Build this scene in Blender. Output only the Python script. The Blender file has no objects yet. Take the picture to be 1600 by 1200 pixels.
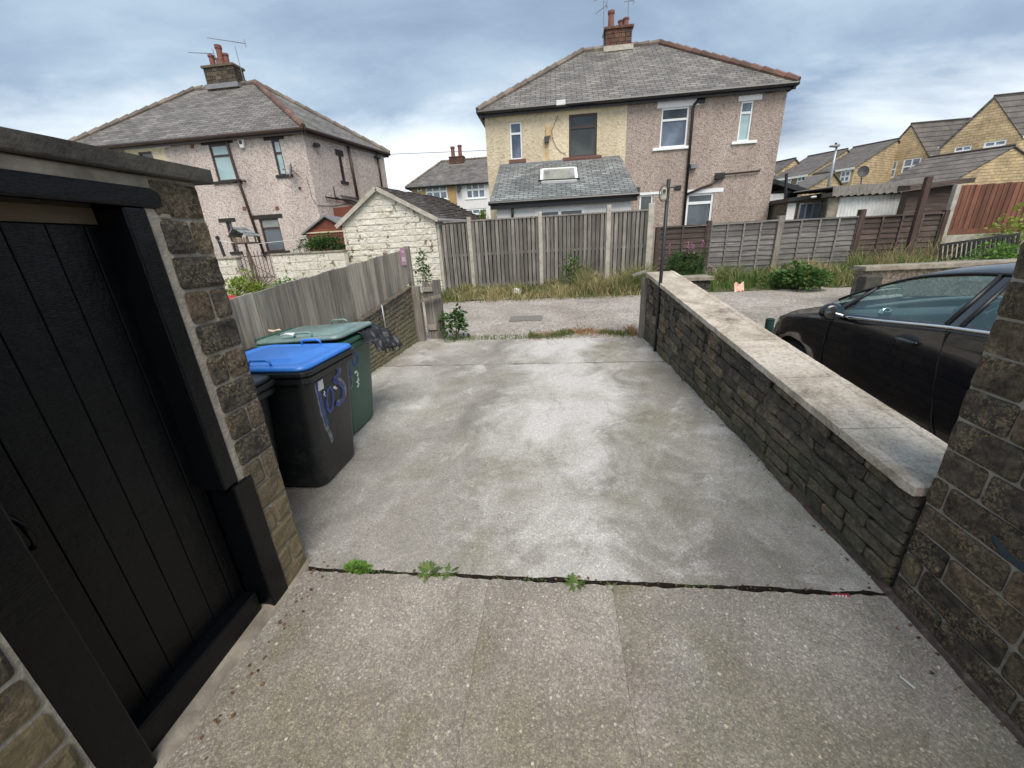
import bpy, math, random
from mathutils import Vector, Matrix, noise
random.seed(7)
sc = bpy.context.scene
COL = sc.collection
rad = math.radians

# ------------------------------------------------------------------ camera
F = 600.0; CH = 1.60
def _ray(u, v): return Vector((u-800.0, -(v-600.0), -F))
_Z = -_ray(888, 2250).normalized()
_y = _ray(864, 370); _Y = (_y - _Z*_y.dot(_Z)).normalized(); _X = _Y.cross(_Z)
ROT = Matrix((_X, _Y, _Z))                 # camera axes in a level world whose +Y runs down the driveway
cam = bpy.data.cameras.new('camera'); cam.sensor_width = 36.0; cam.lens = F/1600*36
cam.clip_start = 0.02; cam.clip_end = 3000
co = bpy.data.objects.new('camera', cam); COL.objects.link(co)
co.matrix_world = Matrix.Translation((0, 0, CH)) @ ROT.to_4x4()
sc.camera = co
# measuring helpers: a sight line met with a plane at a known real distance
def W(u, v): return ROT @ _ray(u, v)
def aty(u, v, y): w = W(u, v); return Vector((0, 0, CH)) + w*(y/w.y)
def atx(u, v, x): w = W(u, v); return Vector((0, 0, CH)) + w*(x/w.x)
def atz(u, v, z): w = W(u, v); return Vector((0, 0, CH)) + w*((z-CH)/w.z)
SL = 0.04                                   # the yard climbs gently away from the door
def gnd(u, v): w = W(u, v); return Vector((0, 0, CH)) + w*(-CH/(w.z-SL*w.y))

# ------------------------------------------------------------------ world and sun
SUN_EL, SUN_AZ = rad(54), rad(162)
world = bpy.data.worlds.new('World'); sc.world = world; world.use_nodes = True
nt = world.node_tree; nt.nodes.clear()
def N(nt, t, **k):
    n = nt.nodes.new(t)
    for a, b in k.items():
        if a in n.bl_rna.properties: setattr(n, a, b)
        else: n.inputs[a].default_value = b
    return n
def math_(nt, op, a, b=None, c=None):
    n = nt.nodes.new('ShaderNodeMath'); n.operation = op
    for i, q in enumerate((a, b, c)):
        if q is None: continue
        if isinstance(q, (int, float)): n.inputs[i].default_value = q
        else: nt.links.new(q, n.inputs[i])
    return n.outputs[0]
def ramp(nt, fac, stops):
    n = nt.nodes.new('ShaderNodeValToRGB'); e = n.color_ramp.elements
    while len(e) < len(stops): e.new(0.5)
    for q, (p, c) in zip(e, stops):
        q.position = p; q.color = (c[0], c[1], c[2], 1) if not isinstance(c, (int, float)) else (c, c, c, 1)
    nt.links.new(fac, n.inputs[0]); return n.outputs[0]
def mix(nt, fac, a, b, mode='MIX'):
    n = nt.nodes.new('ShaderNodeMix'); n.data_type = 'RGBA'; n.blend_type = mode
    for i, q in ((0, fac), (6, a), (7, b)):
        if isinstance(q, (int, float)): n.inputs[i].default_value = q
        elif isinstance(q, tuple): n.inputs[i].default_value = (q[0], q[1], q[2], 1)
        else: nt.links.new(q, n.inputs[i])
    return n.outputs[2]
tc = N(nt, 'ShaderNodeTexCoord'); sep = N(nt, 'ShaderNodeSeparateXYZ')
nt.links.new(tc.outputs['Generated'], sep.inputs[0])
zz = math_(nt, 'MAXIMUM', sep.outputs[2], 0.0); den = math_(nt, 'ADD', zz, 0.22)
cx_ = math_(nt, 'DIVIDE', sep.outputs[0], den); cy_ = math_(nt, 'DIVIDE', sep.outputs[1], den)
cmb = N(nt, 'ShaderNodeCombineXYZ'); nt.links.new(cx_, cmb.inputs[0]); nt.links.new(cy_, cmb.inputs[1])
n1 = N(nt, 'ShaderNodeTexNoise', Scale=0.85, Detail=9.0, Roughness=0.56, Distortion=0.25)
mp = N(nt, 'ShaderNodeMapping'); mp.inputs['Location'].default_value = (3.3, 1.2, 0); mp.inputs['Scale'].default_value = (0.8, 1.25, 1)
mp.inputs['Rotation'].default_value = (0, 0, 0.35)
nt.links.new(cmb.outputs[0], mp.inputs[0]); nt.links.new(mp.outputs[0], n1.inputs['Vector'])
cl = ramp(nt, n1.outputs[0], [(0.30, (0.20, 0.26, 0.365)), (0.43, (0.275, 0.365, 0.49)), (0.54, (0.385, 0.49, 0.60)), (0.68, (0.62, 0.69, 0.76))])
hz = math_(nt, 'ADD', sep.outputs[2], math_(nt, 'MULTIPLY', math_(nt, 'SUBTRACT', n1.outputs[0], 0.5), -0.42))
hf = ramp(nt, hz, [(0.03, 1.0), (0.15, 0.75), (0.27, 0.0)])
cl2 = mix(nt, hf, cl, (0.90, 0.95, 0.98))
sky = N(nt, 'ShaderNodeTexSky'); sky.sky_type = 'NISHITA'; sky.sun_disc = False
sky.sun_elevation = SUN_EL; sky.sun_rotation = SUN_AZ
bg1 = N(nt, 'ShaderNodeBackground', Strength=0.05); nt.links.new(sky.outputs[0], bg1.inputs[0])
bg2 = N(nt, 'ShaderNodeBackground', Strength=0.50); nt.links.new(cl2, bg2.inputs[0])
ad = N(nt, 'ShaderNodeMixShader', Fac=0.94); nt.links.new(bg1.outputs[0], ad.inputs[1]); nt.links.new(bg2.outputs[0], ad.inputs[2])
out = N(nt, 'ShaderNodeOutputWorld'); nt.links.new(ad.outputs[0], out.inputs[0])
sl = bpy.data.lights.new('sun', 'SUN'); sl.energy = 1.5; sl.angle = rad(40); sl.color = (1.0, 0.93, 0.84)
so = bpy.data.objects.new('sun', sl); COL.objects.link(so)
sd = Vector((math.sin(SUN_AZ)*math.cos(SUN_EL), math.cos(SUN_AZ)*math.cos(SUN_EL), math.sin(SUN_EL)))
so.rotation_euler = sd.to_track_quat('Z', 'Y').to_euler()
sc.view_settings.view_transform = 'Standard'; sc.view_settings.look = 'None'
sc.view_settings.exposure = 1.43; sc.view_settings.gamma = 1.0

# ------------------------------------------------------------------ materials
MATS = {}
def newmat(name):
    m = bpy.data.materials.new(name); m.use_nodes = True; t = m.node_tree
    b = t.nodes['Principled BSDF']; MATS[name] = m; return m, t, b
def coords(t, uv=False):
    n = N(t, 'ShaderNodeTexCoord'); return n.outputs['UV' if uv else 'Object']
def tex(t, v, scale, detail=4, rough=0.55, dist=0.0, stretch=None):
    n = N(t, 'ShaderNodeTexNoise', Scale=scale, Detail=float(detail), Roughness=rough, Distortion=dist)
    if stretch:
        m_ = N(t, 'ShaderNodeMapping'); m_.inputs['Scale'].default_value = stretch
        t.links.new(v, m_.inputs[0]); v = m_.outputs[0]
    t.links.new(v, n.inputs['Vector']); return n.outputs[0]
def bump(t, b, h, strength, dist=0.01, prev=None):
    n = N(t, 'ShaderNodeBump', Strength=strength, Distance=dist); t.links.new(h, n.inputs['Height'])
    if prev is not None: t.links.new(prev, n.inputs['Normal'])
    t.links.new(n.outputs[0], b.inputs['Normal']); return n.outputs[0]
def M(name, c1, c2=None, scale=8, rough=0.8, bs=0.3, bscale=40, metal=0.0, stretch=None, island=0.0, spec=None, c3=None, coat=0.0):
    """two-tone noise material with fine bump; island = value change from piece to piece"""
    if name in MATS: return MATS[name]
    m, t, b = newmat(name); v = coords(t); c2 = c2 or tuple(x*0.75 for x in c1)
    f = tex(t, v, scale, 6, 0.62, 0.3, stretch)
    st = [(0.32, c2), (0.66, c1)]
    if c3: st.append((0.78, c3))
    c = ramp(t, f, st)
    if island:
        g = N(t, 'ShaderNodeNewGeometry')
        k = ramp(t, g.outputs['Random Per Island'], [(0, 1-island), (1, 1+island)])
        c = mix(t, 1.0, c, k, 'MULTIPLY')
    t.links.new(c, b.inputs['Base Color'])
    b.inputs['Roughness'].default_value = rough; b.inputs['Metallic'].default_value = metal
    if spec is not None: b.inputs['Specular IOR Level'].default_value = spec
    if coat: b.inputs['Coat Weight'].default_value = coat; b.inputs['Coat Roughness'].default_value = 0.03
    if bs: bump(t, b, tex(t, v, bscale, 5, 0.6, 0, stretch), bs, 0.01)
    return m
def ramp_over(t, f, a, b_): return ramp(t, f, [(a, 0.0), (b_, 1.0)])

def mat_concrete(name, base, lightc, near):
    m, t, b = newmat(name); v = coords(t)
    big = tex(t, v, 0.8, 5, 0.55, 0.9, (1, .55, 1)); mid = tex(t, v, 3.2, 6, 0.65, 0.6)
    c = ramp(t, big, [(0.38, tuple(x*0.5 for x in base)), (0.47, base), (0.52, base), (0.60, lightc)])
    c = mix(t, 0.45, c, ramp(t, mid, [(0.3, tuple(x*0.62 for x in base)), (0.5, base), (0.7, lightc)]))
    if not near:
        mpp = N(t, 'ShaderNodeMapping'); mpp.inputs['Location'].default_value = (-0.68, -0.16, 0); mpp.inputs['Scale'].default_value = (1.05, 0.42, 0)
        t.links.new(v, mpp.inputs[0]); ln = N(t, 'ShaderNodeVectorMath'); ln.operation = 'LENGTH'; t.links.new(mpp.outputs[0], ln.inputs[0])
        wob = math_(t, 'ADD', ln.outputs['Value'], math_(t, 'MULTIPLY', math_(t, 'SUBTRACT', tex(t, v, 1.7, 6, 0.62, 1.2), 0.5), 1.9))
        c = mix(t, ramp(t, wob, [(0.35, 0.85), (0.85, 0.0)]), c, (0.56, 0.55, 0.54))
    # dried wet streaks and tyre dirt: thin distorted bands
    s = tex(t, v, 1.15, 3, 0.5, 2.6)
    c = mix(t, ramp(t, s, [(0.485, 0.0), (0.50, 0.28), (0.515, 0.0)]), c, tuple(x*0.5 for x in base))
    # lime bloom
    s2 = tex(t, v, 1.9, 7, 0.72, 0.5)
    c = mix(t, ramp(t, s2, [(0.55, 0.0), (0.66, 0.6 if not near else 0.12)]), c, (0.60, 0.59, 0.58))
    # moss tint
    s3 = tex(t, v, 1.3, 5, 0.6, 0.4)
    c = mix(t, ramp(t, s3, [(0.44 if near else 0.46, 0.0), (0.62 if near else 0.66, 0.7 if near else 0.4)]), c, (0.175, 0.165, 0.095))
    # pebbles of the aggregate: cells of two sizes
    if near:                                              # sparse pale pebbles
        vp = N(t, 'ShaderNodeTexVoronoi', Scale=48.0); t.links.new(v, vp.inputs['Vector']); sq = N(t, 'ShaderNodeSeparateColor'); t.links.new(vp.outputs['Color'], sq.inputs[0])
        c = mix(t, math_(t, 'MULTIPLY', ramp_over(t, sq.outputs[1], 0.93, 0.94), ramp(t, vp.outputs['Distance'], [(0.22, 0.8), (0.30, 0.0)])), c, (0.62, 0.58, 0.52))
        c = mix(t, ramp(t, tex(t, v, 1.0, 4, 0.5, 0.3), [(0.5, 0.0), (0.62, 0.22)]), c, (0.27, 0.22, 0.19))
    for sc_, amt in ((125, 0.42 if near else 0.25), (230, 0.42 if near else 0.35)):
        vo = N(t, 'ShaderNodeTexVoronoi', Scale=float(sc_)); vo.feature = 'F1'
        t.links.new(v, vo.inputs['Vector'])
        sp = N(t, 'ShaderNodeSeparateColor'); t.links.new(vo.outputs['Color'], sp.inputs[0])
        k = ramp(t, sp.outputs[0], [(0.0, (0.42, 0.38, 0.36)), (0.25, (0.85, 0.78, 0.74)), (0.6, (1.05, 1.02, 0.98)), (0.9, (1.5, 1.42, 1.3)), (0.985, (2.2, 2.15, 2.05))])
        c = mix(t, amt, c, k, 'MULTIPLY')
        d = ramp(t, vo.outputs['Distance'], [(0.25, 1.0), (0.7, 0.62)])
        c = mix(t, amt*0.8, c, d, 'MULTIPLY')
        hh = vo.outputs['Distance']
    t.links.new(c, b.inputs['Base Color']); b.inputs['Roughness'].default_value = 0.82
    h = math_(t, 'ADD', math_(t, 'MULTIPLY', hh, -0.5), tex(t, v, 38, 6, 0.7))
    bump(t, b, h, 0.55 if near else 0.35, 0.006)
    return m
mat_concrete('drive_concrete', (0.30, 0.285, 0.26), (0.47, 0.46, 0.445), False)
mat_concrete('apron_concrete', (0.28, 0.262, 0.232), (0.37, 0.352, 0.318), True)

def mat_gravel():
    m, t, b = newmat('gravel'); v = coords(t)
    big = tex(t, v, 0.7, 5, 0.6, 0.5)
    c = ramp(t, big, [(0.35, (0.27, 0.235, 0.20)), (0.6, (0.39, 0.35, 0.31))])
    vo = N(t, 'ShaderNodeTexVoronoi', Scale=30.0); t.links.new(v, vo.inputs['Vector'])
    sp = N(t, 'ShaderNodeSeparateColor'); t.links.new(vo.outputs['Color'], sp.inputs[0])
    c = mix(t, 0.8, c, ramp(t, sp.outputs[1], [(0, 0.6), (0.5, 0.97), (1, 1.3)]), 'MULTIPLY')
    t.links.new(c, b.inputs['Base Color']); b.inputs['Roughness'].default_value = 0.95
    bump(t, b, math_(t, 'ADD', vo.outputs['Distance'], tex(t, v, 12, 5)), 0.8, 0.03)
mat_gravel()

def mat_stone(name, cols, speck=(0.42, 0.33, 0.2), sp_amt=0.5, moss=None, peel=None):
    """stones: tone picked per stone, then mottled with soot and bare flecks"""
    m, t, b = newmat(name); v = coords(t)
    g = N(t, 'ShaderNodeNewGeometry')
    n_ = len(cols); c = ramp(t, g.outputs['Random Per Island'], [(i/(n_-1), q) for i, q in enumerate(cols)])
    c = mix(t, 0.85, c, ramp(t, tex(t, v, 22, 7, 0.7, 0.6), [(0.36, 0.25 if not peel else .8), (0.52, 1.0), (0.68, 2.0 if not peel else 1.1)]), 'MULTIPLY')
    f2 = tex(t, v, 75, 6, 0.8, 0.6); f3 = tex(t, v, 8, 3, 0.5)
    msk = math_(t, 'MULTIPLY', ramp_over(t, f2, 0.50, 0.57), ramp_over(t, f3, 0.38, 0.62))
    c = mix(t, math_(t, 'MULTIPLY', msk, sp_amt), c, speck)
    if peel:
        pk = math_(t, 'MULTIPLY', ramp_over(t, tex(t, v, 6, 5, 0.7, 0.6), 0.56, 0.60), ramp_over(t, tex(t, v, 1.4, 3, .5), 0.42, 0.5))
        c = mix(t, pk, c, peel)
    if moss:
        sep_ = N(t, 'ShaderNodeSeparateXYZ'); t.links.new(v, sep_.inputs[0])
        lo = ramp(t, math_(t, 'ADD', sep_.outputs[2], math_(t, 'MULTIPLY', tex(t, v, 5, 4), 0.5)), [(moss[1], 1.0), (moss[2], 0.0)])
        c = mix(t, math_(t, 'MULTIPLY', lo, moss[3]), c, moss[0])
    t.links.new(c, b.inputs['Base Color']); b.inputs['Roughness'].default_value = 0.9
    b.inputs['Specular IOR Level'].default_value = 0.3
    bump(t, b, math_(t, 'ADD', tex(t, v, 34, 8, 0.75, 0.4), math_(t, 'MULTIPLY', tex(t, v, 9, 4, 0.6, 0.5), 1.5)), 1.0, 0.022)
mat_stone('shed_stone', [(0.05, 0.045, 0.04), (0.075, 0.065, 0.05), (0.11, 0.085, 0.06), (0.17, 0.13, 0.085), (0.06, 0.055, 0.05)], sp_amt=0.55, moss=((0.24, 0.19, 0.11), 0.75, 1.25, 0.75))
mat_stone('pillar_stone', [(0.06, 0.05, 0.04), (0.13, 0.10, 0.07), (0.08, 0.07, 0.058), (0.17, 0.125, 0.08), (0.055, 0.048, 0.042)], speck=(0.42, 0.31, 0.18), sp_amt=0.8)
mat_stone('wall_stone', [(0.065, 0.057, 0.048), (0.11, 0.095, 0.075), (0.05, 0.046, 0.04), (0.19, 0.15, 0.105), (0.085, 0.078, 0.064)], sp_amt=0.3, moss=((0.15, 0.14, 0.085), 0.35, 0.75, 0.35))
mat_stone('yard_stone', [(0.10, 0.09, 0.07), (0.15, 0.13, 0.095), (0.09, 0.08, 0.065), (0.18, 0.155, 0.11)], sp_amt=0.25, moss=((0.23, 0.21, 0.12), 0.55, 0.95, 0.6))
mat_stone('white_stone', [(0.66, 0.62, 0.53), (0.72, 0.685, 0.60), (0.62, 0.58, 0.49)], speck=(0.20, 0.15, 0.09), sp_amt=0.0, peel=(0.22, 0.165, 0.10))
mat_stone('brown_brick', [(0.10, 0.045, 0.035), (0.13, 0.06, 0.045), (0.06, 0.038, 0.033), (0.16, 0.085, 0.06)], sp_amt=0.2)
mat_stone('soot_brick', [(0.04, 0.033, 0.027), (0.13, 0.10, 0.07), (0.035, 0.03, 0.027), (0.08, 0.065, 0.048)], sp_amt=0.2)
M('mortar', (0.39, 0.35, 0.29), (0.23, 0.205, 0.17), 14, 0.95, 0.8, 60)
M('dark_mortar', (0.075, 0.07, 0.058), (0.035, 0.032, 0.027), 14, 0.95, 0.8, 60)
M('cast_stone', (0.33, 0.29, 0.23), (0.15, 0.13, 0.10), 8, 0.95, 0.5, 60)
M('roof_flag', (0.085, 0.075, 0.06), (0.03, 0.027, 0.023), 9, 0.9, 1.0, 24)
M('cream_board', (0.20, 0.155, 0.095), (0.12, 0.09, 0.06), 3, 0.8, 0.2, 40)

def mat_coping():
    m, t, b = newmat('coping'); v = coords(t)
    c = ramp(t, tex(t, v, 2.2, 7, 0.66, 0.8), [(0.33, (0.15, 0.125, 0.10)), (0.43, (0.33, 0.28, 0.22)), (0.54, (0.47, 0.41, 0.335)), (0.70, (0.56, 0.50, 0.43))])
    c = mix(t, 0.85, c, ramp(t, tex(t, v, 42, 8, 0.85), [(0.38, 0.45), (0.5, 1.0), (0.66, 1.3)]), 'MULTIPLY')
    t.links.new(c, b.inputs['Base Color']); b.inputs['Roughness'].default_value = 0.9
    bump(t, b, tex(t, v, 60, 6, 0.7), 0.5, 0.006)
mat_coping()
def mat_blackpaint():
    m, t, b = newmat('black_paint'); v = coords(t)
    b.inputs['Base Color'].default_value = (0.0022, 0.0026, 0.0034, 1)
    g1 = tex(t, v, 9, 3, 0.5, 0.4); g2 = tex(t, v, 60, 6, 0.75, 1.2, (1, 0.7, 0.18)); g3 = tex(t, v, 260, 3, 0.6, 0, (1, 0.22, 1))
    r = ramp(t, g1, [(0.35, 0.14), (0.7, 0.30)]); t.links.new(r, b.inputs['Roughness'])
    h = math_(t, 'ADD', math_(t, 'MULTIPLY', g1, 1.2), math_(t, 'ADD', math_(t, 'MULTIPLY', g2, 0.35), math_(t, 'MULTIPLY', g3, 0.35)))
    bump(t, b, h, 0.4, 0.01); b.inputs['Specular IOR Level'].default_value = 0.24
mat_blackpaint()
def mat_dash(name, cols, lo=0.38, hi=0.62, sc_=26):
    """pebble-dash render: chips of different stone pressed into the wall"""
    m, t, b = newmat(name); v = coords(t)
    vo = N(t, 'ShaderNodeTexVoronoi', Scale=float(sc_)); t.links.new(v, vo.inputs['Vector'])
    sp = N(t, 'ShaderNodeSeparateColor'); t.links.new(vo.outputs['Color'], sp.inputs[0])
    n_ = len(cols); c = ramp(t, sp.outputs[0], [(i/(n_-1), q) for i, q in enumerate(cols)])
    c = mix(t, 0.6, c, ramp(t, tex(t, v, 0.55, 6, 0.6, 0.5), [(0.3, 0.80), (0.7, 1.12)]), 'MULTIPLY')
    st_ = tex(t, v, 1.2, 5, 0.6, 0.3, (1, 1, 0.12))
    c = mix(t, 0.6, c, ramp(t, st_, [(0.3, 0.7), (0.6, 1.05)]), 'MULTIPLY')
    t.links.new(c, b.inputs['Base Color']); b.inputs['Roughness'].default_value = 0.95
    bump(t, b, vo.outputs['Distance'], 0.7, 0.02)
mat_dash('dash_pink', [(0.22, 0.17, 0.145), (0.33, 0.26, 0.22), (0.39, 0.315, 0.27), (0.34, 0.27, 0.235), (0.46, 0.38, 0.33)])
mat_dash('dash_rose', [(0.30, 0.235, 0.205), (0.44, 0.365, 0.33), (0.53, 0.455, 0.42), (0.48, 0.405, 0.37), (0.64, 0.575, 0.535)])
mat_dash('dash_cream', [(0.50, 0.41, 0.27), (0.59, 0.50, 0.35), (0.64, 0.55, 0.40), (0.57, 0.48, 0.33)], sc_=16)
mat_dash('dash_grey', [(0.11, 0.085, 0.06), (0.19, 0.155, 0.115), (0.25, 0.21, 0.16)])
M('white_render', (0.72, 0.70, 0.70), (0.62, 0.60, 0.60), 2, 0.9, 0.2, 30)
def mat_slate(name, cols, bw, bh, mort=(0.03, 0.03, 0.03), streak=0.5, ms=0.012, off=0.5):
    m, t, b = newmat(name); uv = coords(t, True); v = coords(t)
    br = N(t, 'ShaderNodeTexBrick', Scale=1.0); br.offset = off
    br.inputs['Brick Width'].default_value = bw; br.inputs['Row Height'].default_value = bh
    br.inputs['Mortar Size'].default_value = ms; br.inputs['Mortar Smooth'].default_value = 0.1; br.inputs['Bias'].default_value = 0.0
    br.inputs['Color1'].default_value = (*cols[0], 1); br.inputs['Color2'].default_value = (*cols[1], 1); br.inputs['Mortar'].default_value = (*mort, 1)
    w_ = N(t, 'ShaderNodeVectorMath'); w_.operation = 'ADD'; nz = N(t, 'ShaderNodeTexNoise', Scale=3.0)
    t.links.new(uv, nz.inputs['Vector']); ml = N(t, 'ShaderNodeVectorMath'); ml.operation = 'SCALE'; ml.inputs['Scale'].default_value = 0.03
    t.links.new(nz.outputs['Color'], ml.inputs[0]); t.links.new(uv, w_.inputs[0]); t.links.new(ml.outputs[0], w_.inputs[1])
    t.links.new(w_.outputs[0], br.inputs['Vector'])
    c = mix(t, 0.85, br.outputs['Color'], ramp(t, tex(t, v, 1.1, 6, 0.65, 0.6), [(0.3, 0.55), (0.5, 1.0), (0.72, 1.55)]), 'MULTIPLY')
    c = mix(t, math_(t, 'MULTIPLY', ramp_over(t, tex(t, v, 7, 6, 0.75, 0.8), 0.58, 0.72), streak), c, (0.36, 0.37, 0.34))
    t.links.new(c, b.inputs['Base Color']); b.inputs['Roughness'].default_value = 0.75
    # each course tips down to a shadowed lower edge
    sx = N(t, 'ShaderNodeSeparateXYZ'); t.links.new(w_.outputs[0], sx.inputs[0])
    fr = math_(t, 'FRACT', math_(t, 'DIVIDE', sx.outputs[1], bh))
    h = math_(t, 'SUBTRACT', math_(t, 'MULTIPLY', fr, -1.0), math_(t, 'MULTIPLY', br.outputs['Fac'], 0.6))
    bump(t, b, h, 1.0, 0.02)
mat_slate('slate', [(0.115, 0.105, 0.095), (0.20, 0.185, 0.165)], 0.36, 0.17)
mat_slate('slate_blue', [(0.12, 0.13, 0.13), (0.23, 0.245, 0.24)], 0.30, 0.15, streak=0.65)
mat_slate('slate_left', [(0.10, 0.09, 0.082), (0.18, 0.165, 0.15)], 0.40, 0.18, streak=0.25)
mat_slate('tile_dark', [(0.055, 0.045, 0.04), (0.10, 0.08, 0.07)], 0.24, 0.30, (0.015, 0.013, 0.012), streak=0.45)
mat_slate('tile_far', [(0.105, 0.092, 0.083), (0.125, 0.11, 0.10)], 60.0, 0.55, (0.045, 0.035, 0.03), streak=0.1, ms=0.045)
mat_slate('yellow_brick', [(0.34, 0.25, 0.14), (0.43, 0.325, 0.19)], 0.55, 0.24, (0.25, 0.185, 0.11), streak=0.05, ms=0.015)
M('tan_render', (0.40, 0.27, 0.13), (0.33, 0.22, 0.1), 3, 0.9, 0.2)
M('gutter_black', (0.012, 0.012, 0.014), rough=0.35, bs=0.05)
M('pipe_brown', (0.05, 0.028, 0.024), rough=0.4, bs=0.05)
M('ridge_red', (0.16, 0.08, 0.058), (0.10, 0.068, 0.055), 4, 0.85, 0.5, 30, island=0.3)
M('ridge_grey', (0.20, 0.16, 0.13), (0.12, 0.10, 0.085), 4, 0.85, 0.5, 30, island=0.3)
M('pot_red', (0.22, 0.085, 0.06), (0.12, 0.05, 0.04), 5, 0.8, 0.3)
M('upvc', (0.78, 0.79, 0.80), (0.70, 0.71, 0.72), 5, 0.35, 0.0)
M('brown_frame', (0.055, 0.026, 0.022), rough=0.4, bs=0.05)
M('black_lintel', (0.022, 0.018, 0.016), rough=0.7)
M('brown_sill', (0.15, 0.065, 0.045), rough=0.7)
M('cream_lintel', (0.60, 0.50, 0.33), (0.5, 0.42, 0.28), 4, 0.9)
def glass(name, c, c2, stripes=0, horiz=False):
    m, t, b = newmat(name); v = coords(t)
    f = tex(t, v, 1.3, 3, 0.5, 0.5)
    col = ramp(t, f, [(0.38, c), (0.62, c2)])
    if stripes:
        w = N(t, 'ShaderNodeTexWave', Scale=float(stripes), Distortion=0.4); w.bands_direction = 'Z' if horiz else 'X'
        t.links.new(v, w.inputs[0]); col = mix(t, 0.55, col, ramp(t, w.outputs[1], [(0.2, 0.45), (0.7, 1.2)]), 'MULTIPLY')
    t.links.new(col, b.inputs['Base Color']); b.inputs['Roughness'].default_value = 0.06
    b.inputs['Specular IOR Level'].default_value = 0.7
    return m
glass('pane_dark', (0.025, 0.03, 0.035), (0.07, 0.08, 0.09))
glass('pane_curtain', (0.06, 0.08, 0.12), (0.16, 0.20, 0.26), 14)
glass('pane_blind', (0.03, 0.035, 0.03), (0.06, 0.065, 0.06), 12, True)
glass('pane_frosted', (0.26, 0.38, 0.40), (0.36, 0.48, 0.50))
glass('pane_vertical', (0.03, 0.04, 0.05), (0.09, 0.11, 0.13), 9)
glass('pane_sky', (0.17, 0.19, 0.18), (0.27, 0.28, 0.26))
def mat_wood(name, cols, grain='z', rough=0.85, isl=0.35):
    m, t, b = newmat(name); v = coords(t)
    st = {'z': (1, 1, 0.06), 'x': (0.06, 1, 1), 'y': (1, 0.06, 1)}[grain]
    g = N(t, 'ShaderNodeNewGeometry')
    c = ramp(t, tex(t, v, 30, 6, 0.65, 0.5, st), [(0.3, cols[0]), (0.55, cols[1]), (0.75, cols[2])])
    c = mix(t, 1.0, c, ramp(t, g.outputs['Random Per Island'], [(0, 1-isl), (0.5, 1.0), (1, 1+isl)]), 'MULTIPLY')
    c = mix(t, 0.6, c, ramp(t, tex(t, v, 2.2, 5, 0.6, 0.5), [(0.3, 0.65), (0.65, 1.15)]), 'MULTIPLY')
    t.links.new(c, b.inputs['Base Color']); b.inputs['Roughness'].default_value = rough
    bump(t, b, tex(t, v, 60, 5, 0.6, 0.3, st), 0.5, 0.006)
mat_wood('wood_grey', [(0.085, 0.076, 0.068), (0.185, 0.168, 0.15), (0.28, 0.255, 0.23)])
mat_wood('wood_fence', [(0.13, 0.115, 0.095), (0.27, 0.242, 0.202), (0.38, 0.345, 0.295)])
mat_wood('wood_lap', [(0.08, 0.075, 0.07), (0.17, 0.16, 0.148), (0.28, 0.26, 0.24)], 'x')
mat_wood('wood_brown', [(0.04, 0.028, 0.023), (0.08, 0.056, 0.045), (0.19, 0.16, 0.14)], 'x')
mat_wood('wood_red', [(0.09, 0.035, 0.022), (0.16, 0.065, 0.04), (0.22, 0.105, 0.07)])
mat_wood('wood_post', [(0.04, 0.025, 0.02), (0.085, 0.05, 0.04), (0.14, 0.1, 0.08)])
mat_wood('shed_board', [(0.11, 0.03, 0.018), (0.17, 0.05, 0.03), (0.21, 0.07, 0.045)], 'x')
M('concrete_post', (0.46, 0.43, 0.37), (0.28, 0.26, 0.21), 6, 0.95, 0.4)
M('pole_paint', (0.018, 0.018, 0.02), (0.010, 0.010, 0.011), 8, 0.5, 0.4, 30, c3=(0.60, 0.60, 0.58))
M('dark_grey', (0.045, 0.045, 0.048), rough=0.6)
M('mid_grey', (0.20, 0.20, 0.21), rough=0.5)
M('galvanised', (0.40, 0.42, 0.43), (0.3, 0.31, 0.32), 6, 0.45, 0.1, metal=0.5)
M('white_plain', (0.78, 0.78, 0.76), (0.62, 0.62, 0.6), 5, 0.6, 0.1)
M('tan_box', (0.55, 0.38, 0.18), rough=0.6)
M('soil', (0.030, 0.023, 0.017), (0.010, 0.008, 0.006), 30, 0.95, 0.9, 60)
M('dry_thatch', (0.30, 0.21, 0.11), (0.14, 0.12, 0.055), 9, 0.95, 0.9, 40)
M('verge', (0.13, 0.12, 0.05), (0.06, 0.07, 0.025), 5, 0.95, 0.9, 30)
M('field', (0.11, 0.12, 0.05), (0.07, 0.08, 0.035), 0.3, 0.95, 0.5, 5)
def leafmat(name, cols, tr=0.25):
    m, t, b = newmat(name); g = N(t, 'ShaderNodeNewGeometry'); n_ = len(cols)
    c = ramp(t, g.outputs['Random Per Island'], [(i/(n_-1), q) for i, q in enumerate(cols)])
    t.links.new(c, b.inputs['Base Color']); b.inputs['Roughness'].default_value = 0.6
    b.inputs['Specular IOR Level'].default_value = 0.3
    tr_ = N(t, 'ShaderNodeBsdfTranslucent'); t.links.new(c, tr_.inputs[0])
    mx = N(t, 'ShaderNodeMixShader', Fac=tr); o = t.nodes['Material Output']
    t.links.new(b.outputs[0], mx.inputs[1]); t.links.new(tr_.outputs[0], mx.inputs[2]); t.links.new(mx.outputs[0], o.inputs[0])
leafmat('grass_mix', [(0.07, 0.12, 0.03), (0.13, 0.17, 0.05), (0.22, 0.21, 0.09), (0.06, 0.11, 0.025), (0.32, 0.26, 0.13)])
leafmat('grass_straw', [(0.48, 0.38, 0.21), (0.38, 0.30, 0.15), (0.22, 0.22, 0.08), (0.55, 0.45, 0.27)])
leafmat('grass_green', [(0.07, 0.13, 0.03), (0.12, 0.19, 0.045), (0.09, 0.15, 0.035), (0.18, 0.22, 0.07)])
leafmat('leaf_dark', [(0.03, 0.085, 0.02), (0.055, 0.12, 0.03), (0.08, 0.16, 0.045), (0.04, 0.1, 0.025)])
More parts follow.
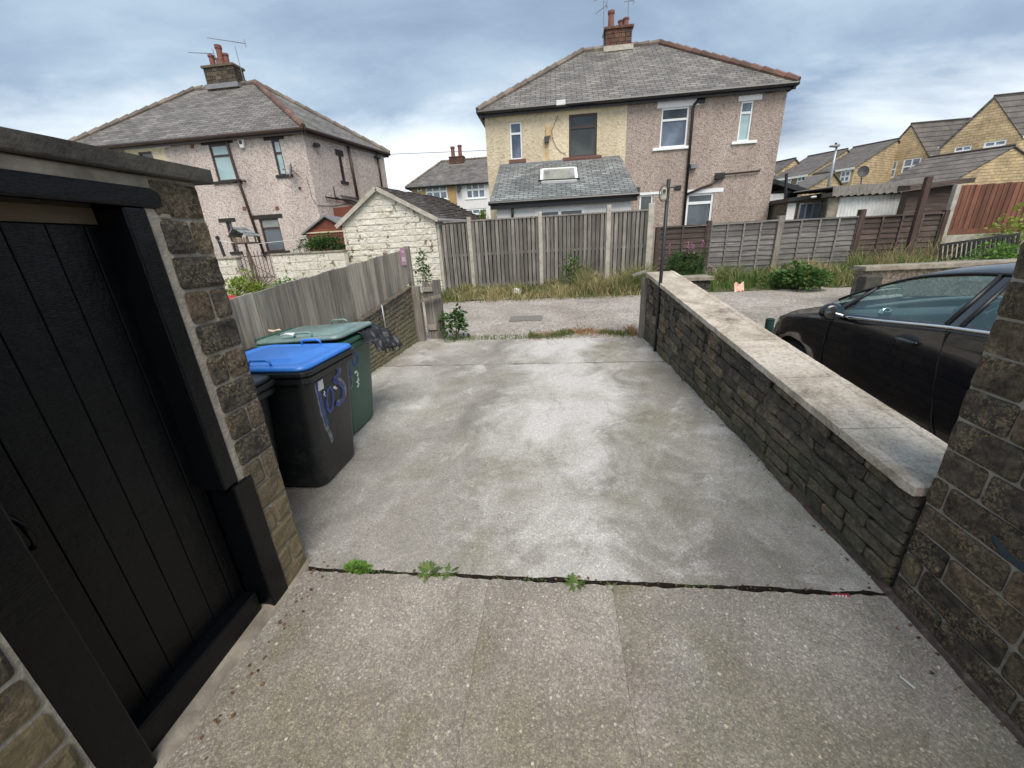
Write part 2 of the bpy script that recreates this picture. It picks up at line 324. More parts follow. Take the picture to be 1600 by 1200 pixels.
leafmat('leaf_bramble', [(0.03, 0.085, 0.02), (0.055, 0.13, 0.03), (0.10, 0.19, 0.05), (0.13, 0.19, 0.05), (0.04, 0.10, 0.025)])
leafmat('leaf_bright', [(0.09, 0.20, 0.03), (0.15, 0.28, 0.05), (0.11, 0.23, 0.04)])
leafmat('leaf_yellow', [(0.22, 0.30, 0.05), (0.30, 0.36, 0.08), (0.16, 0.24, 0.04)])
leafmat('dead_red', [(0.35, 0.20, 0.10), (0.24, 0.09, 0.05), (0.45, 0.32, 0.18), (0.30, 0.24, 0.1)])
leafmat('flower_pink', [(0.50, 0.16, 0.38), (0.62, 0.28, 0.50)])
M('twig', (0.13, 0.10, 0.07), rough=0.9)
M('bin_black', (0.012, 0.013, 0.016), (0.008, 0.009, 0.011), 12, 0.42, 0.15, 60, c3=(0.03, 0.031, 0.034))
M('bin_green', (0.035, 0.115, 0.075), (0.03, 0.085, 0.058), 10, 0.5, 0.15, 60, c3=(0.09, 0.15, 0.12))
def scuffed(name, base, fleck, amt):
    m, t, b = newmat(name); v = coords(t); sep_ = N(t, 'ShaderNodeSeparateXYZ'); t.links.new(v, sep_.inputs[0])
    lo = ramp(t, math_(t, 'ADD', sep_.outputs[2], math_(t, 'MULTIPLY', tex(t, v, 6, 4), 0.5)), [(0.30, 1.0), (0.85, 0.12)])
    fl = math_(t, 'MAXIMUM', ramp_over(t, tex(t, v, 45, 6, 0.8, 2.0), 0.60, 0.66), math_(t, 'MULTIPLY', ramp_over(t, tex(t, v, 9, 6, 0.7, 1.0), 0.5, 0.75), 0.35))
    c = mix(t, math_(t, 'MULTIPLY', math_(t, 'MULTIPLY', fl, lo), amt), base, fleck)
    t.links.new(c, b.inputs['Base Color']); b.inputs['Roughness'].default_value = 0.42; bump(t, b, tex(t, v, 50, 5, 0.6), 0.15, 0.006)
del MATS['bin_black'], MATS['bin_green']
scuffed('bin_black', (0.009, 0.010, 0.012), (0.16, 0.165, 0.17), 0.7); scuffed('bin_green', (0.026, 0.085, 0.06), (0.15, 0.20, 0.18), 0.6)
M('lid_blue', (0.045, 0.22, 0.70), (0.035, 0.19, 0.62), 9, 0.34, 0.1, 60, c3=(0.14, 0.33, 0.72))
M('lid_green', (0.19, 0.27, 0.25), (0.12, 0.19, 0.175), 7, 0.30, 0.1, 60, c3=(0.36, 0.46, 0.48))
M('lid_black', (0.02, 0.021, 0.024), rough=0.4, bs=0.1)
M('spray_blue', (0.035, 0.075, 0.27), (0.015, 0.025, 0.09), 30, 0.5, 0)
M('spray_pale', (0.22, 0.24, 0.27), (0.05, 0.05, 0.06), 30, 0.6, 0)
M('paint_white', (0.65, 0.68, 0.66), rough=0.6, bs=0)
M('bag_black', (0.016, 0.016, 0.02), (0.01, 0.01, 0.012), 10, 0.45, 0.9, 25)
M('rubber', (0.018, 0.018, 0.018), rough=0.75, bs=0.2)
M('alloy', (0.35, 0.36, 0.38), rough=0.3, metal=0.9, bs=0)
M('car_paint', (0.006, 0.007, 0.012), (0.005, 0.006, 0.010), 2, 0.22, 0, coat=0.7, spec=0.5)
M('car_trim', (0.012, 0.012, 0.013), rough=0.45, bs=0)
M('chrome', (0.80, 0.82, 0.84), (0.75, 0.77, 0.79), 5, 0.12, 0, metal=1.0)
M('car_interior', (0.11, 0.125, 0.13), (0.075, 0.085, 0.09), 8, 0.6, 0)
M('car_interior_light', (0.22, 0.25, 0.26), rough=0.5, bs=0)
M('red_plastic', (0.45, 0.03, 0.03), rough=0.4, bs=0)
M('red_packet', (0.34, 0.03, 0.05), rough=0.4, bs=0)
M('pink_litter', (0.60, 0.20, 0.14), (0.7, 0.55, 0.45), 30, 0.6, 0.2)
M('sign_pink', (0.55, 0.30, 0.42), rough=0.5, bs=0)
M('bollard_green', (0.02, 0.06, 0.05), rough=0.5)
M('blue_spray_wall', (0.025, 0.055, 0.085), (0.03, 0.032, 0.03), 45, 0.8, 0.4)
M('grille', (0.22, 0.20, 0.175), (0.14, 0.13, 0.115), 40, 0.7)
def mat_carglass():
    m, t, b = newmat('car_glass'); o = t.nodes['Material Output']
    tr = N(t, 'ShaderNodeBsdfTransparent', Color=(0.80, 0.92, 0.91, 1)); gl = N(t, 'ShaderNodeBsdfGlossy', Color=(0.72, 0.95, 0.93, 1), Roughness=0.02)
    lw = N(t, 'ShaderNodeLayerWeight', Blend=0.45); f = math_(t, 'ADD', math_(t, 'MULTIPLY', lw.outputs['Fresnel'], 0.42), 0.08)
    mx = N(t, 'ShaderNodeMixShader'); t.links.new(f, mx.inputs[0]); t.links.new(tr.outputs[0], mx.inputs[1]); t.links.new(gl.outputs[0], mx.inputs[2])
    t.links.new(mx.outputs[0], o.inputs[0])
mat_carglass()

# ------------------------------------------------------------------ object helpers
def thing(name, label, cat, loc=(0, 0, 0), group=None):
    o = bpy.data.objects.new(name, None); COL.objects.link(o); o.location = loc
    o['label'] = label; o['category'] = cat
    if group: o['group'] = group
    return o
ORIG = {}
class MB:
    def __init__(s): s.v = []; s.f = []; s.m = []; s.uv = []
    def add(s, vs, fs, mi=0, uvs=None):
        b = len(s.v); s.v += [tuple(q) for q in vs]
        for i, f in enumerate(fs):
            s.f.append(tuple(b+k for k in f)); s.m.append(mi)
            if uvs: s.uv.append([uvs[k] for k in f])
            else: s.uv.append(None)
        return s
    def hexa(s, p, mi=0):            # 4 bottom (ccw from above) + 4 top
        return s.add(p, [(3, 2, 1, 0), (4, 5, 6, 7), (0, 1, 5, 4), (1, 2, 6, 5), (2, 3, 7, 6), (3, 0, 4, 7)], mi)
    def box(s, x0, x1, y0, y1, z0, z1, mi=0):
        return s.hexa([(x0, y0, z0), (x1, y0, z0), (x1, y1, z0), (x0, y1, z0), (x0, y0, z1), (x1, y0, z1), (x1, y1, z1), (x0, y1, z1)], mi)
    def bar(s, a, b, w, h, up=(0, 0, 1), mi=0):     # beam from a to b
        a = Vector(a); b = Vector(b); d = (b-a).normalized(); u = Vector(up)
        if abs(d.dot(u)) > 0.98: u = Vector((0, 1, 0))
        r = d.cross(u).normalized()*w/2; t = r.cross(d).normalized()*h/2
        return s.hexa([a-r-t, a+r-t, b+r-t, b-r-t, a-r+t, a+r+t, b+r+t, b-r+t], mi)
    def tube(s, pts, r, n=8, mi=0, cap=True):
        pts = [Vector(p) for p in pts]; rs = r if isinstance(r, (list, tuple)) else [r]*len(pts); vs = []; fs = []
        for i, p in enumerate(pts):
            d = (pts[min(i+1, len(pts)-1)]-pts[max(i-1, 0)]).normalized()
            u = Vector((0, 0, 1)) if abs(d.z) < 0.95 else Vector((0, 1, 0)); a = d.cross(u).normalized(); c = d.cross(a)
            for k in range(n):
                t = 2*math.pi*k/n; vs.append(p+(a*math.cos(t)+c*math.sin(t))*rs[i])
        for i in range(len(pts)-1):
            for k in range(n): fs.append((i*n+k, i*n+(k+1) % n, (i+1)*n+(k+1) % n, (i+1)*n+k))
        if cap: fs += [tuple(range(n))[::-1], tuple((len(pts)-1)*n+k for k in range(n))]
        return s.add(vs, fs, mi)
    def poly(s, pts, mi=0, thick=0, n=None):        # planar polygon with uv in metres (u level, v up the slope)
        P = [Vector(p) for p in pts]
        nn = Vector((0, 0, 0))
        for i in range(len(P)): nn += P[i].cross(P[(i+1) % len(P)])
        nn.normalize(); u = Vector((0, 0, 1)).cross(nn)
        u = Vector((1, 0, 0)) if u.length < 1e-4 else u.normalized(); w = nn.cross(u)
        uv = [(p.dot(u), p.dot(w)) for p in P]
        s.add(P, [tuple(range(len(P)))], mi, uv)
        if thick:
            k = len(P); Q = [p-nn*thick for p in P]
            s.add(P+Q, [tuple(range(2*k-1, k-1, -1))]+[(i, k+i, k+(i+1) % k, (i+1) % k) for i in range(k)], mi, uv+uv)
        return s
    def build(s, name, mat, parent=None, bevel=0, smooth=False, sub=0):
        me = bpy.data.meshes.new(name)
        o = bpy.data.objects.new(name, me); COL.objects.link(o)
        org = Vector((0, 0, 0))
        if parent is not None:
            o.parent = parent; org = ORIG.get(parent.name, Vector(parent.location))
            ORIG[o.name] = org
        else:
            if s.v:
                xs = [q[0] for q in s.v]; ys = [q[1] for q in s.v]; zs = [q[2] for q in s.v]
                org = Vector(((min(xs)+max(xs))/2, (min(ys)+max(ys))/2, min(zs)))
            o.location = org; ORIG[o.name] = org
        me.from_pydata([(x-org.x, y-org.y, z-org.z) for x, y, z in s.v], [], s.f)
        if any(q for q in s.uv):
            l = me.uv_layers.new(name='UVMap'); k = 0
            for q, f in zip(s.uv, s.f):
                for j in range(len(f)):
                    if q: l.data[k].uv = q[j]
                    k += 1
        for q in (mat if isinstance(mat, (list, tuple)) else [mat]): me.materials.append(MATS[q])
        if isinstance(mat, (list, tuple)):
            me.polygons.foreach_set('material_index', s.m)
        if smooth: me.polygons.foreach_set('use_smooth', [True]*len(me.polygons))
        if bevel:
            md = o.modifiers.new('bevel', 'BEVEL'); md.width = bevel; md.segments = 2; md.limit_method = 'ANGLE'; md.angle_limit = rad(40)
        if sub:
            md = o.modifiers.new('sub', 'SUBSURF'); md.levels = sub; md.render_levels = sub
        return o
def tag(o, label, cat, group=None):
    o['label'] = label; o['category'] = cat
    if group: o['group'] = group
    return o
def struct(o): o['kind'] = 'structure'; return o
def stuff(o, label, cat): tag(o, label, cat); o['kind'] = 'stuff'; return o

class Plane:                        # vertical plane through two ground points; s runs p0 -> p1, off is outwards
    def __init__(s, p0, p1, flip=False):
        s.p = Vector((p0[0], p0[1], 0)); d = Vector((p1[0]-p0[0], p1[1]-p0[1], 0)); s.L = d.length; s.e = d.normalized()
        s.n = Vector((s.e.y, -s.e.x, 0))*(-1 if flip else 1)
    def w(s, a, z, off=0.0): return s.p+s.e*a+s.n*off+Vector((0, 0, z))
    def at(s, u, v):
        w = W(u, v); o = Vector((0, 0, CH)); t = (s.p-o).dot(s.n)/w.dot(s.n); q = o+w*t
        return (q-s.p).dot(s.e), q.z
def pbox(mb, P, a0, a1, z0, z1, o0, o1, mi=0):
    q = [P.w(a0, z0, o1), P.w(a1, z0, o1), P.w(a1, z0, o0), P.w(a0, z0, o0)]
    if P.e.cross(P.n).z > 0: q = q[::-1]
    return mb.hexa(q+[p+Vector((0, 0, z1-z0)) for p in q], mi)
def holed(mb, P, a0, a1, z0, z1, holes, depth=0.14):
    xs = sorted({a0, a1, *[h[0] for h in holes], *[h[1] for h in holes]}); zs = sorted({z0, z1, *[h[2] for h in holes], *[h[3] for h in holes]})
    for i in range(len(xs)-1):
        for j in range(len(zs)-1):
            mx, mz = (xs[i]+xs[i+1])/2, (zs[j]+zs[j+1])/2
            if mx < a0 or mx > a1 or mz < z0 or mz > z1 or any(h[0] < mx < h[1] and h[2] < mz < h[3] for h in holes): continue
            mb.poly([P.w(xs[i], zs[j]), P.w(xs[i+1], zs[j]), P.w(xs[i+1], zs[j+1]), P.w(xs[i], zs[j+1])])
    for x0, x1, w0, w1 in holes:
        c = [(x0, w0), (x1, w0), (x1, w1), (x0, w1)]
        for k in range(4):
            p, q = c[k], c[(k+1) % 4]
            mb.poly([P.w(*p), P.w(*p, -depth), P.w(*q, -depth), P.w(*q)])
def rectpx(P, u0, v0, u1, v1):
    a0, z1 = P.at(u0, v0); a1, z0 = P.at(u1, v1); return (min(a0, a1), max(a0, a1), min(z0, z1), max(z0, z1))
def window(root, P, R, fm='upvc', pane='pane_dark', splits=(), vs=(), sill=None, lintel=None, fw=0.055, deep=0.09, toppane=None):
    """frame > pane; splits = transom heights (fraction from the top), vs = mullions (fraction from the left)"""
    a0, a1, z0, z1 = R; mb = MB()
    for q in ((a0, a0+fw, z0, z1), (a1-fw, a1, z0, z1)): pbox(mb, P, *q, -deep, -deep+0.05)
    for q in ((a0+fw, a1-fw, z0, z0+fw), (a0+fw, a1-fw, z1-fw, z1)): pbox(mb, P, *q, -deep, -deep+0.048)
    for s_ in splits: zc = z1-(z1-z0)*s_; pbox(mb, P, a0+fw, a1-fw, zc-fw*.6, zc+fw*.6, -deep, -deep+0.046)
    for s_ in vs: xc = a0+(a1-a0)*s_; pbox(mb, P, xc-fw*.5, xc+fw*.5, z0+fw, z1-fw, -deep, -deep+0.044)
    f = mb.build('window', fm, root)
    g = MB(); zc = z1-(z1-z0)*splits[0] if (splits and toppane) else None
    if zc is None: pbox(g, P, a0+.01, a1-.01, z0+.01, z1-.01, -deep-0.03, -deep+0.012)
    else: pbox(g, P, a0+.01, a1-.01, z0+.01, zc, -deep-0.03, -deep+0.012); pbox(g, P, a0+.01, a1-.01, zc, z1-.01, -deep-0.03, -deep+0.012, 1)
    g.build('pane', [pane, toppane] if zc is not None else pane, f)
    if sill:
        s = MB(); e0, e1, h = (0.16, 0.16, 0.07) if len(sill) == 1 else sill[1:]
        pbox(s, P, a0-e0, a1+e1, z0-h, z0+0.004, -deep+0.052, 0.06); s.build('sill', sill[0], f, bevel=0.006)
    if lintel:
        s = MB(); e0, e1, h = (0.2, 0.2, 0.16) if len(lintel) == 1 else lintel[1:]
        pbox(s, P, a0-e0, a1+e1, z1-0.002, z1+h, -0.02, 0.015); s.build('lintel', lintel[0], f)
    return f
def lathe(mb, c, prof, n=16, mi=0):     # prof: (r, z)
    vs = []; fs = []
    for r, z in prof:
        for k in range(n): t = 2*math.pi*k/n; vs.append((c[0]+r*math.cos(t), c[1]+r*math.sin(t), c[2]+z))
    for i in range(len(prof)-1):
        for k in range(n): fs.append((i*n+k, i*n+(k+1) % n, (i+1)*n+(k+1) % n, (i+1)*n+k))
    fs += [tuple(range(n))[::-1], tuple((len(prof)-1)*n+k for k in range(n))]
    return mb.add(vs, fs, mi)
def stone(mb, P, a0, a1, z0, z1, z0b, z1b, off, back, rough, nx=4, nz=3):
    """one rough-faced block; z0/z1 at its left end, z0b/z1b at its right end"""
    vs = []; fs = []; sd_ = random.random()*90; w = abs(a1-a0)
    nx = max(3, min(9, int(w/0.04))); nz = 4; r = random.uniform(0.3, 1.0)
    FU = [0, .035/max(w, .08)*.4]+[i/(nx-2) for i in range(1, nx-2)]+[1-.035/max(w, .08)*.4, 1]; FV = [0, .12, .5, .88, 1]; nx = len(FU)-1
    tx, tz = random.uniform(-.5, .5)*min(off, .02), random.uniform(-.3, .3)*min(off, .02)
    for j in range(nz+1):
        for i in range(nx+1):
            fu, fv = FU[i], FV[j]; edge = i in (0, nx) or j in (0, nz); cor = i in (0, nx) and j in (0, nz)
            a = a0+(a1-a0)*fu; zb = z0+(z0b-z0)*fu; zt = z1+(z1b-z1)*fu; z = zb+(zt-zb)*fv
            n_ = noise.noise(Vector((a*14+sd_, z*14, sd_)))
            a += noise.noise(Vector((a*9, z*9, sd_+5)))*rough*0.6; z += noise.noise(Vector((a*9, z*9, sd_+11)))*rough*0.6
            if cor: a += (0.5-fu)*0.008; z += (0.5-fv)*0.007
            o_ = off*r+n_*rough*1.1+(fu-.5)*tx*2+(fv-.5)*tz*2-(0.005 if edge else 0)
            if edge: o_ = max(o_, -0.001)
            vs.append(P.w(a, z, o_))
    k = len(vs)
    for j in range(nz):
        for i in range(nx): q = j*(nx+1)+i; fs.append((q, q+1, q+nx+2, q+nx+1))
    ring = [i for i in range(nx+1)]+[(j+1)*(nx+1)-1 for j in range(1, nz+1)]+[nz*(nx+1)+i for i in range(nx-1, -1, -1)]+[j*(nx+1) for j in range(nz-1, 0, -1)]
    for q in ring: vs.append(Vector(vs[q])-P.n*(back+off))
    m_ = len(ring)
    for i in range(m_): fs.append((ring[i], k+i, k+(i+1) % m_, ring[(i+1) % m_]))
    mb.add(vs, fs)
def coursed(mb, P, a0, a1, zb, zt, n, lens, gap=0.012, off=0.012, back=0.03, rough=0.01, alt=None):
    for c in range(n):
        a = a0; first = True
        while a < a1-0.01:
            L = random.uniform(*lens)*(0.55 if (first and c % 2) else 1.0); first = False
            if alt: L = alt[c % len(alt)][min(int(round((a-a0)/(a1-a0)*len(alt[c % len(alt)]))), len(alt[c % len(alt)])-1)]*(a1-a0)
            b = min(a+L, a1)
            if a1-b < 0.06: b = a1
            f0, f1 = c/n, (c+1)/n
            h = lambda q, f_: zb(q)+(zt(q)-zb(q))*f_
            g = gap/2
            stone(mb, P, a+g, b-g, h(a, f0)+g, h(a, f1)-g, h(b, f0)+g, h(b, f1)-g, off, back, rough)
            a = b
def blades(mb, pts, hmin, hmax, wid, lean=0.5, mi=0):
    for (x, y, z) in pts:
        h = random.uniform(hmin, hmax); t = random.uniform(0, 6.283); l = random.uniform(0.1, lean)*h; w = wid*random.uniform(.6, 1.2)
        dx, dy = math.cos(t), math.sin(t); t2 = random.uniform(0, 6.283); ax, ay = math.cos(t2)*w, math.sin(t2)*w
        mb.add([(x-ax, y-ay, z), (x+ax, y+ay, z), (x+dx*l*.35+ax*.7, y+dy*l*.35+ay*.7, z+h*.6), (x+dx*l*.35-ax*.7, y+dy*l*.35-ay*.7, z+h*.6), (x+dx*l, y+dy*l, z+h*(1-.2*l/h))],
               [(0, 1, 2, 3), (3, 2, 4)], mi)
def leaf(mb, p, d, size, mi=0, ratio=0.45):
    d = Vector(d).normalized(); up = Vector((random.uniform(-.6, .6), random.uniform(-.6, .6), 1)); r = d.cross(up)
    if r.length < 1e-3: r = Vector((1, 0, 0))
    r = r.normalized()*size*ratio; p = Vector(p); n_ = r.cross(d).normalized()*size*0.12
    mb.add([p, p+d*size*.45+r+n_, p+d*size-n_, p+d*size*.45-r+n_], [(0, 1, 2), (0, 2, 3)], mi)
def rdir(zmin=-0.4): 
    while True:
        v = Vector((random.uniform(-1, 1), random.uniform(-1, 1), random.uniform(zmin, 1)))
        if 0.05 < v.length < 1: return v.normalized()
def bush(root, c, rx, ry, h, n, size, lm, stems=8, clump=14):
    cl_ = []
    for _ in range(clump):
        d = rdir(0); k = random.uniform(.45, 1.0)
        cl_.append((Vector((c[0]+d.x*rx*k*.8, c[1]+d.y*ry*k*.8, c[2]+h*(.18+.72*abs(d.z)*k))), random.uniform(.22, .42)))
    mb = MB()
    for _ in range(n):
        q, r = random.choice(cl_); d = rdir(-.5)
        leaf(mb, q+Vector((d.x*rx*r, d.y*ry*r, d.z*h*r*.7)), d+Vector((0, 0, random.uniform(-.4, .5))), size*random.uniform(.6, 1.25))
    mb.build('foliage', lm, root)
    mb = MB()
    for q, r in cl_[:stems]: mb.tube([(c[0]+random.uniform(-.05, .05), c[1]+random.uniform(-.05, .05), c[2]-.03), ((c[0]+q.x)/2+random.uniform(-.04, .04), (c[1]+q.y)/2, (c[2]+q.z)/2+.05), q], [.008, .006, .003], 5)
    mb.build('stem', 'twig', root)

# ================================================================== THE SETTING
def gz(x, y):
    z = SL*y if y < 11 else 0.44+0.02*min(y-11, 10)
    if y > 18 and x > 8: z += min((y-18)*(x-8)*0.004, 4.0)
    return z
mb = MB(); ys = [-6, -2, 0, 2, 4, 6, 8, 9.6, 11, 14, 18, 24, 32, 45, 60, 90, 150, 400, 1200]; xs = [-1200, -400, -150, -60, -30, -15, -8, -4, 0, 4, 8, 12, 18, 26, 40, 60, 100, 200, 500, 1200]
vs = [(x, y, gz(x, y)-(0.14 if y < 9 else 0.03)) for y in ys for x in xs]; n_ = len(xs)
mb.add(vs, [(j*n_+i, j*n_+i+1, (j+1)*n_+i+1, (j+1)*n_+i) for j in range(len(ys)-1) for i in range(n_-1)])
struct(mb.build('ground', 'field'))
def slab(name, x0, x1, y0, y1, mat, jag0=0.006, jag1=0.006, thick=0.1, xj=False):
    mb = MB(); p = []; n = 130
    for i in range(n+1): x = x0+(x1-x0)*i/n; p.append((x, y0+(noise.noise(Vector((x*9, y0, 0)))+.6*noise.noise(Vector((x*31, y0, 0))))*jag0*2, 0))
    for i in range(n+1): x = x1-(x1-x0)*i/n; p.append((x, y1+(noise.noise(Vector((x*7, y1, 3)))+.7*noise.noise(Vector((x*29, y1, 3))))*jag1*2, 0))
    p = [(x, y, SL*y) for x, y, _ in p]
    if xj:
        k = 40; p = [(x, y0, SL*y0) for x in (x0, x1)]+[(x1+noise.noise(Vector((x1*3, (y0+(y1-y0)*i/k)*4, 1)))*.012, y0+(y1-y0)*i/k, SL*(y0+(y1-y0)*i/k)) for i in range(1, k)]+p[n+1:]+[(x0+noise.noise(Vector((x0*3, (y1+(y0-y1)*i/k)*4, 1)))*.012, y1+(y0-y1)*i/k, SL*(y1+(y0-y1)*i/k)) for i in range(1, k)]
    mb.poly(p, thick=0); q = [Vector(v) for v in p]; m_ = len(q)
    mb.add(q+[v-Vector((0, 0, thick)) for v in q], [(i, m_+i, m_+(i+1) % m_, (i+1) % m_) for i in range(m_)], 1)
    return struct(mb.build(name, [mat, 'soil']))
slab('driveway', -2.6, 1.56, 1.447, 4.60, 'drive_concrete', 0.005)
slab('driveway_end', -2.6, 1.50, 4.612, 5.74, 'drive_concrete', 0.003, 0.02)
# the apron by the door: three bays parted by hairline joints
slab('path', -1.45, -0.335, -2.2, 1.424, 'apron_concrete', 0.0, 0.005, xj=True)
slab('path', -0.334, 0.2585, -2.2, 1.422, 'apron_concrete', 0.0, 0.005, xj=True)
slab('path', 0.2595, 1.56, -2.2, 1.424, 'apron_concrete', 0.0, 0.005, xj=True)
mb = MB(); mb.poly([(-2.6, -2.2, -0.14), (1.6, -2.2, -0.14), (1.6, 4.7, 0.125), (-2.6, 4.7, 0.125)])
struct(mb.build('soil', 'soil'))
def sheet(name, x0, x1, y0, y1, zf, mat, st=0.25, amp=0.012, ragged=0.0):
    mb = MB(); nx = int((x1-x0)/st)+1; ny = max(2, int((y1-y0)/st)); vs = []
    for j in range(ny+1):
        for i in range(nx+1):
            x = x0+(x1-x0)*i/nx; y = y0+(y1-y0)*j/ny
            if ragged and j == ny: y += noise.noise(Vector((x*1.1, 0, 7)))*ragged
            vs.append((x, y, zf(x, y)+noise.noise(Vector((x*1.3, y*1.3, 2)))*amp))
    mb.add(vs, [(j*(nx+1)+i, j*(nx+1)+i+1, (j+1)*(nx+1)+i+1, (j+1)*(nx+1)+i) for j in range(ny) for i in range(nx)])
    return struct(mb.build(name, mat, smooth=True))
sheet('road', -14, 24, 5.70, 9.55, lambda x, y: SL*y-0.004, 'gravel', 0.2, 0.012, 0.25)
def nz_(x, y): return (-0.03+0.018*max(0, y-1)) if y < 4.3 else 0.03+(y-4.3)*0.13
sheet('neighbour_yard', 1.75, 8.5, -4, 5.9, nz_, 'gravel', 0.25, 0.006)
sheet('garden', -9.5, -2.62, -2, 5.9, lambda x, y: SL*y+0.02, 'verge', 0.4, 0.03)
sheet('verge', -14, 24, 9.2, 11.6, lambda x, y: SL*y+0.006, 'verge', 0.2, 0.05)

# ------------------------------------------------------------------ outbuilding with the black door (left)
SX = -1.33
shed = thing('brick_outbuilding', 'small dark stone outbuilding with a flat flagstone roof and black plank door', 'outbuilding', (-1.9, 0.3, 0))
SP = Plane((SX, -1.2), (SX, 1.49)); s2 = lambda y: y+1.2      # s runs +y, outward +x
mb = MB()
pbox(mb, SP, 0, s2(0.535), -0.05, 1.84, -0.25, -0.006); pbox(mb, SP, s2(1.258), s2(1.485), -0.05, 1.874, -0.25, -0.006)
mb.box(-2.45, SX-0.25, 1.33, 1.475, -0.05, 1.84); mb.box(-2.45, -2.3, -1.2, 1.33, -0.05, 1.84); mb.box(-2.3, SX-0.25, -1.2, -1.05, -0.05, 1.84)
pbox(mb, SP, s2(0.535), s2(1.325), 1.838, 1.878, -0.2, -0.014)
mb.build('mortar_core', 'mortar', shed)
mb = MB()
alts = [[1.0], [.58, .42], [1.0], [.45, .55], [1.0], [.55, .45]]
coursed(mb, SP, s2(1.288), s2(1.488), lambda a: 0.02, lambda a: 1.868, 15, (.1, .2), 0.012, 0.005, 0.04, 0.006, alts)
mb.build('stone_wall', 'shed_stone', shed); mb = MB(); coursed(mb, SP, 0.1, s2(0.53), lambda a: 0.0, lambda a: 1.84, 14, (.18, .36), 0.02, 0.004, 0.04, 0.010)
mb.build('stone_wall', 'shed_stone', shed); mb = MB()
EP = Plane((SX, 1.488), (-2.45, 1.488))
if EP.n.y < 0: EP.n = -EP.n
coursed(mb, EP, 0.005, 1.1, lambda a: 0.02, lambda a: 1.868, 15, (.16, .34), 0.012, 0.005, 0.03, 0.007)
mb.build('stone_wall', 'shed_stone', shed)
mb = MB(); n = 34; top = []; 
for i in range(n+1):
    y = -1.3+(1.545+1.3)*i/n; top.append((SX+0.028+noise.noise(Vector((y*5, 0, 0)))*0.012, y))
P_ = [(x, y, 1.925-0.0*y) for x, y in top]+[(-2.55, 1.545, 1.945), (-2.55, -1.3, 1.945)]
mb.poly(P_, thick=0.05); mb.build('roof_slab', 'roof_flag', shed, bevel=0.006)
mb = MB()
for i, (a, b) in enumerate(((-1.2, 0.10), (0.11, 0.62), (0.63, 1.30))): pbox(mb, SP, s2(a), s2(b), 1.832, 1.872, -0.1, 0.003)
pbox(mb, SP, s2(1.30), s2(1.345), 1.74, 1.872, -0.1, 0.001)
mb.build('lintel_band', 'cast_stone', shed, bevel=0.008)
fr = MB()
pbox(fr, SP, s2(1.185), s2(1.258), 0.72, 1.772, -0.16, 0.0)
pbox(fr, SP, s2(0.535), s2(0.645), 0.0, 1.772, -0.13, -0.002)
f = fr.build('door_frame', 'black_paint', shed, bevel=0.006)
fr = MB(); pbox(fr, SP, s2(1.215), s2(1.318), 0.012, 0.715, -0.13, 0.008); fr.build('post_repair', 'black_paint', f, bevel=0.006)
fr = MB(); pbox(fr, SP, s2(0.42), s2(1.325), 1.772, 1.838, -0.13, 0.004); fr.build('head_beam', 'black_paint', f, bevel=0.01)
fr = MB(); pbox(fr, SP, s2(0.645), s2(1.2), 0.02, 0.165, -0.12, -0.04)
fr.build('threshold_board', 'black_paint', f, bevel=0.008)
fr = MB(); pbox(fr, SP, s2(0.645), s2(1.185), 1.725, 1.775, -0.135, -0.11); fr.build('frieze_board', 'cream_board', f)
dr = MB(); yy = 0.648; k = 0
while yy < 1.195:
    w_ = min(0.098, 1.197-yy); pbox(dr, SP, s2(yy)+.001, s2(yy+w_)-.001, 0.15, 1.722, -0.15, -0.10-random.uniform(0, .003)); yy += 0.098
d = dr.build('door', 'black_paint', shed, bevel=0.0025)
dr = MB(); pbox(dr, SP, s2(0.645), s2(1.2), 0.15, 1.722, -0.17, -0.145); dr.build('door_backing', 'black_paint', d)
hd = MB(); hp = [(-1.43, .675, .90), (-1.385, .677, .905), (-1.375, .68, .93), (-1.375, .675, .98), (-1.385, .67, 1.01), (-1.43, .65, 1.015)]
hd.tube(hp, .007, 8); lathe(hd, (-1.43, .675, .892), [(.016, -.01), (.018, 0), (.014, .012)], 10); hd.build('handle', 'black_paint', d, smooth=True)
mb = MB()
vs = []
for i in range(41):
    y = -1.2+i*0.0672; x = SX+0.022+noise.noise(Vector((y*6, 3, 0)))*0.02; vs += [(SX-.1, y, SL*y+0.02), (SX-.012, y, SL*y+0.018), (x, y, SL*y+0.002), (x, y, SL*y-.03)]
mb.add(vs, [(i*4+k, i*4+k+1, i*4+k+5, i*4+k+4) for i in range(40) for k in range(3)]); mb.build('mortar_fillet', 'cast_stone', shed, smooth=True)

# ------------------------------------------------------------------ right-hand pillar and boundary wall with coping
RP = Plane((1.475, 1.46), (1.305, 5.62), True)         # inner face, s runs away from us
zc = lambda y: 0.60+(y-1.47)*(0.545/4.13)               # coping top
def zw(a): return zc(1.46+a*0.9995)-0.043
pil = thing('stone_gate_pier', 'tall sooty stone gate pier with raised pointing at the right edge of the picture', 'pier', (1.7, 0.2, 0))
PP = Plane((1.47, -1.6), (1.475, 1.455), True)
mb = MB(); pbox(mb, PP, 0, 3.045, -0.1, 2.3, -0.4, -0.004); mb.build('mortar_core', 'mortar', pil)
mb = MB(); coursed(mb, PP, 0.6, 3.05, lambda a: SL*(a-1.6)-.01, lambda a: 2.28, 18, (.16, .33), 0.011, 0.009, 0.05, 0.008)
QP = Plane((1.48, 1.452), (1.87, 1.452))
if QP.n.y < 0: QP.n = -QP.n
coursed(mb, QP, 0.0, 0.39, lambda a: 0.05, lambda a: 2.28, 18, (.14, .26), 0.012, 0.006, 0.03, 0.008)
mb.build('stonework', 'pillar_stone', pil)
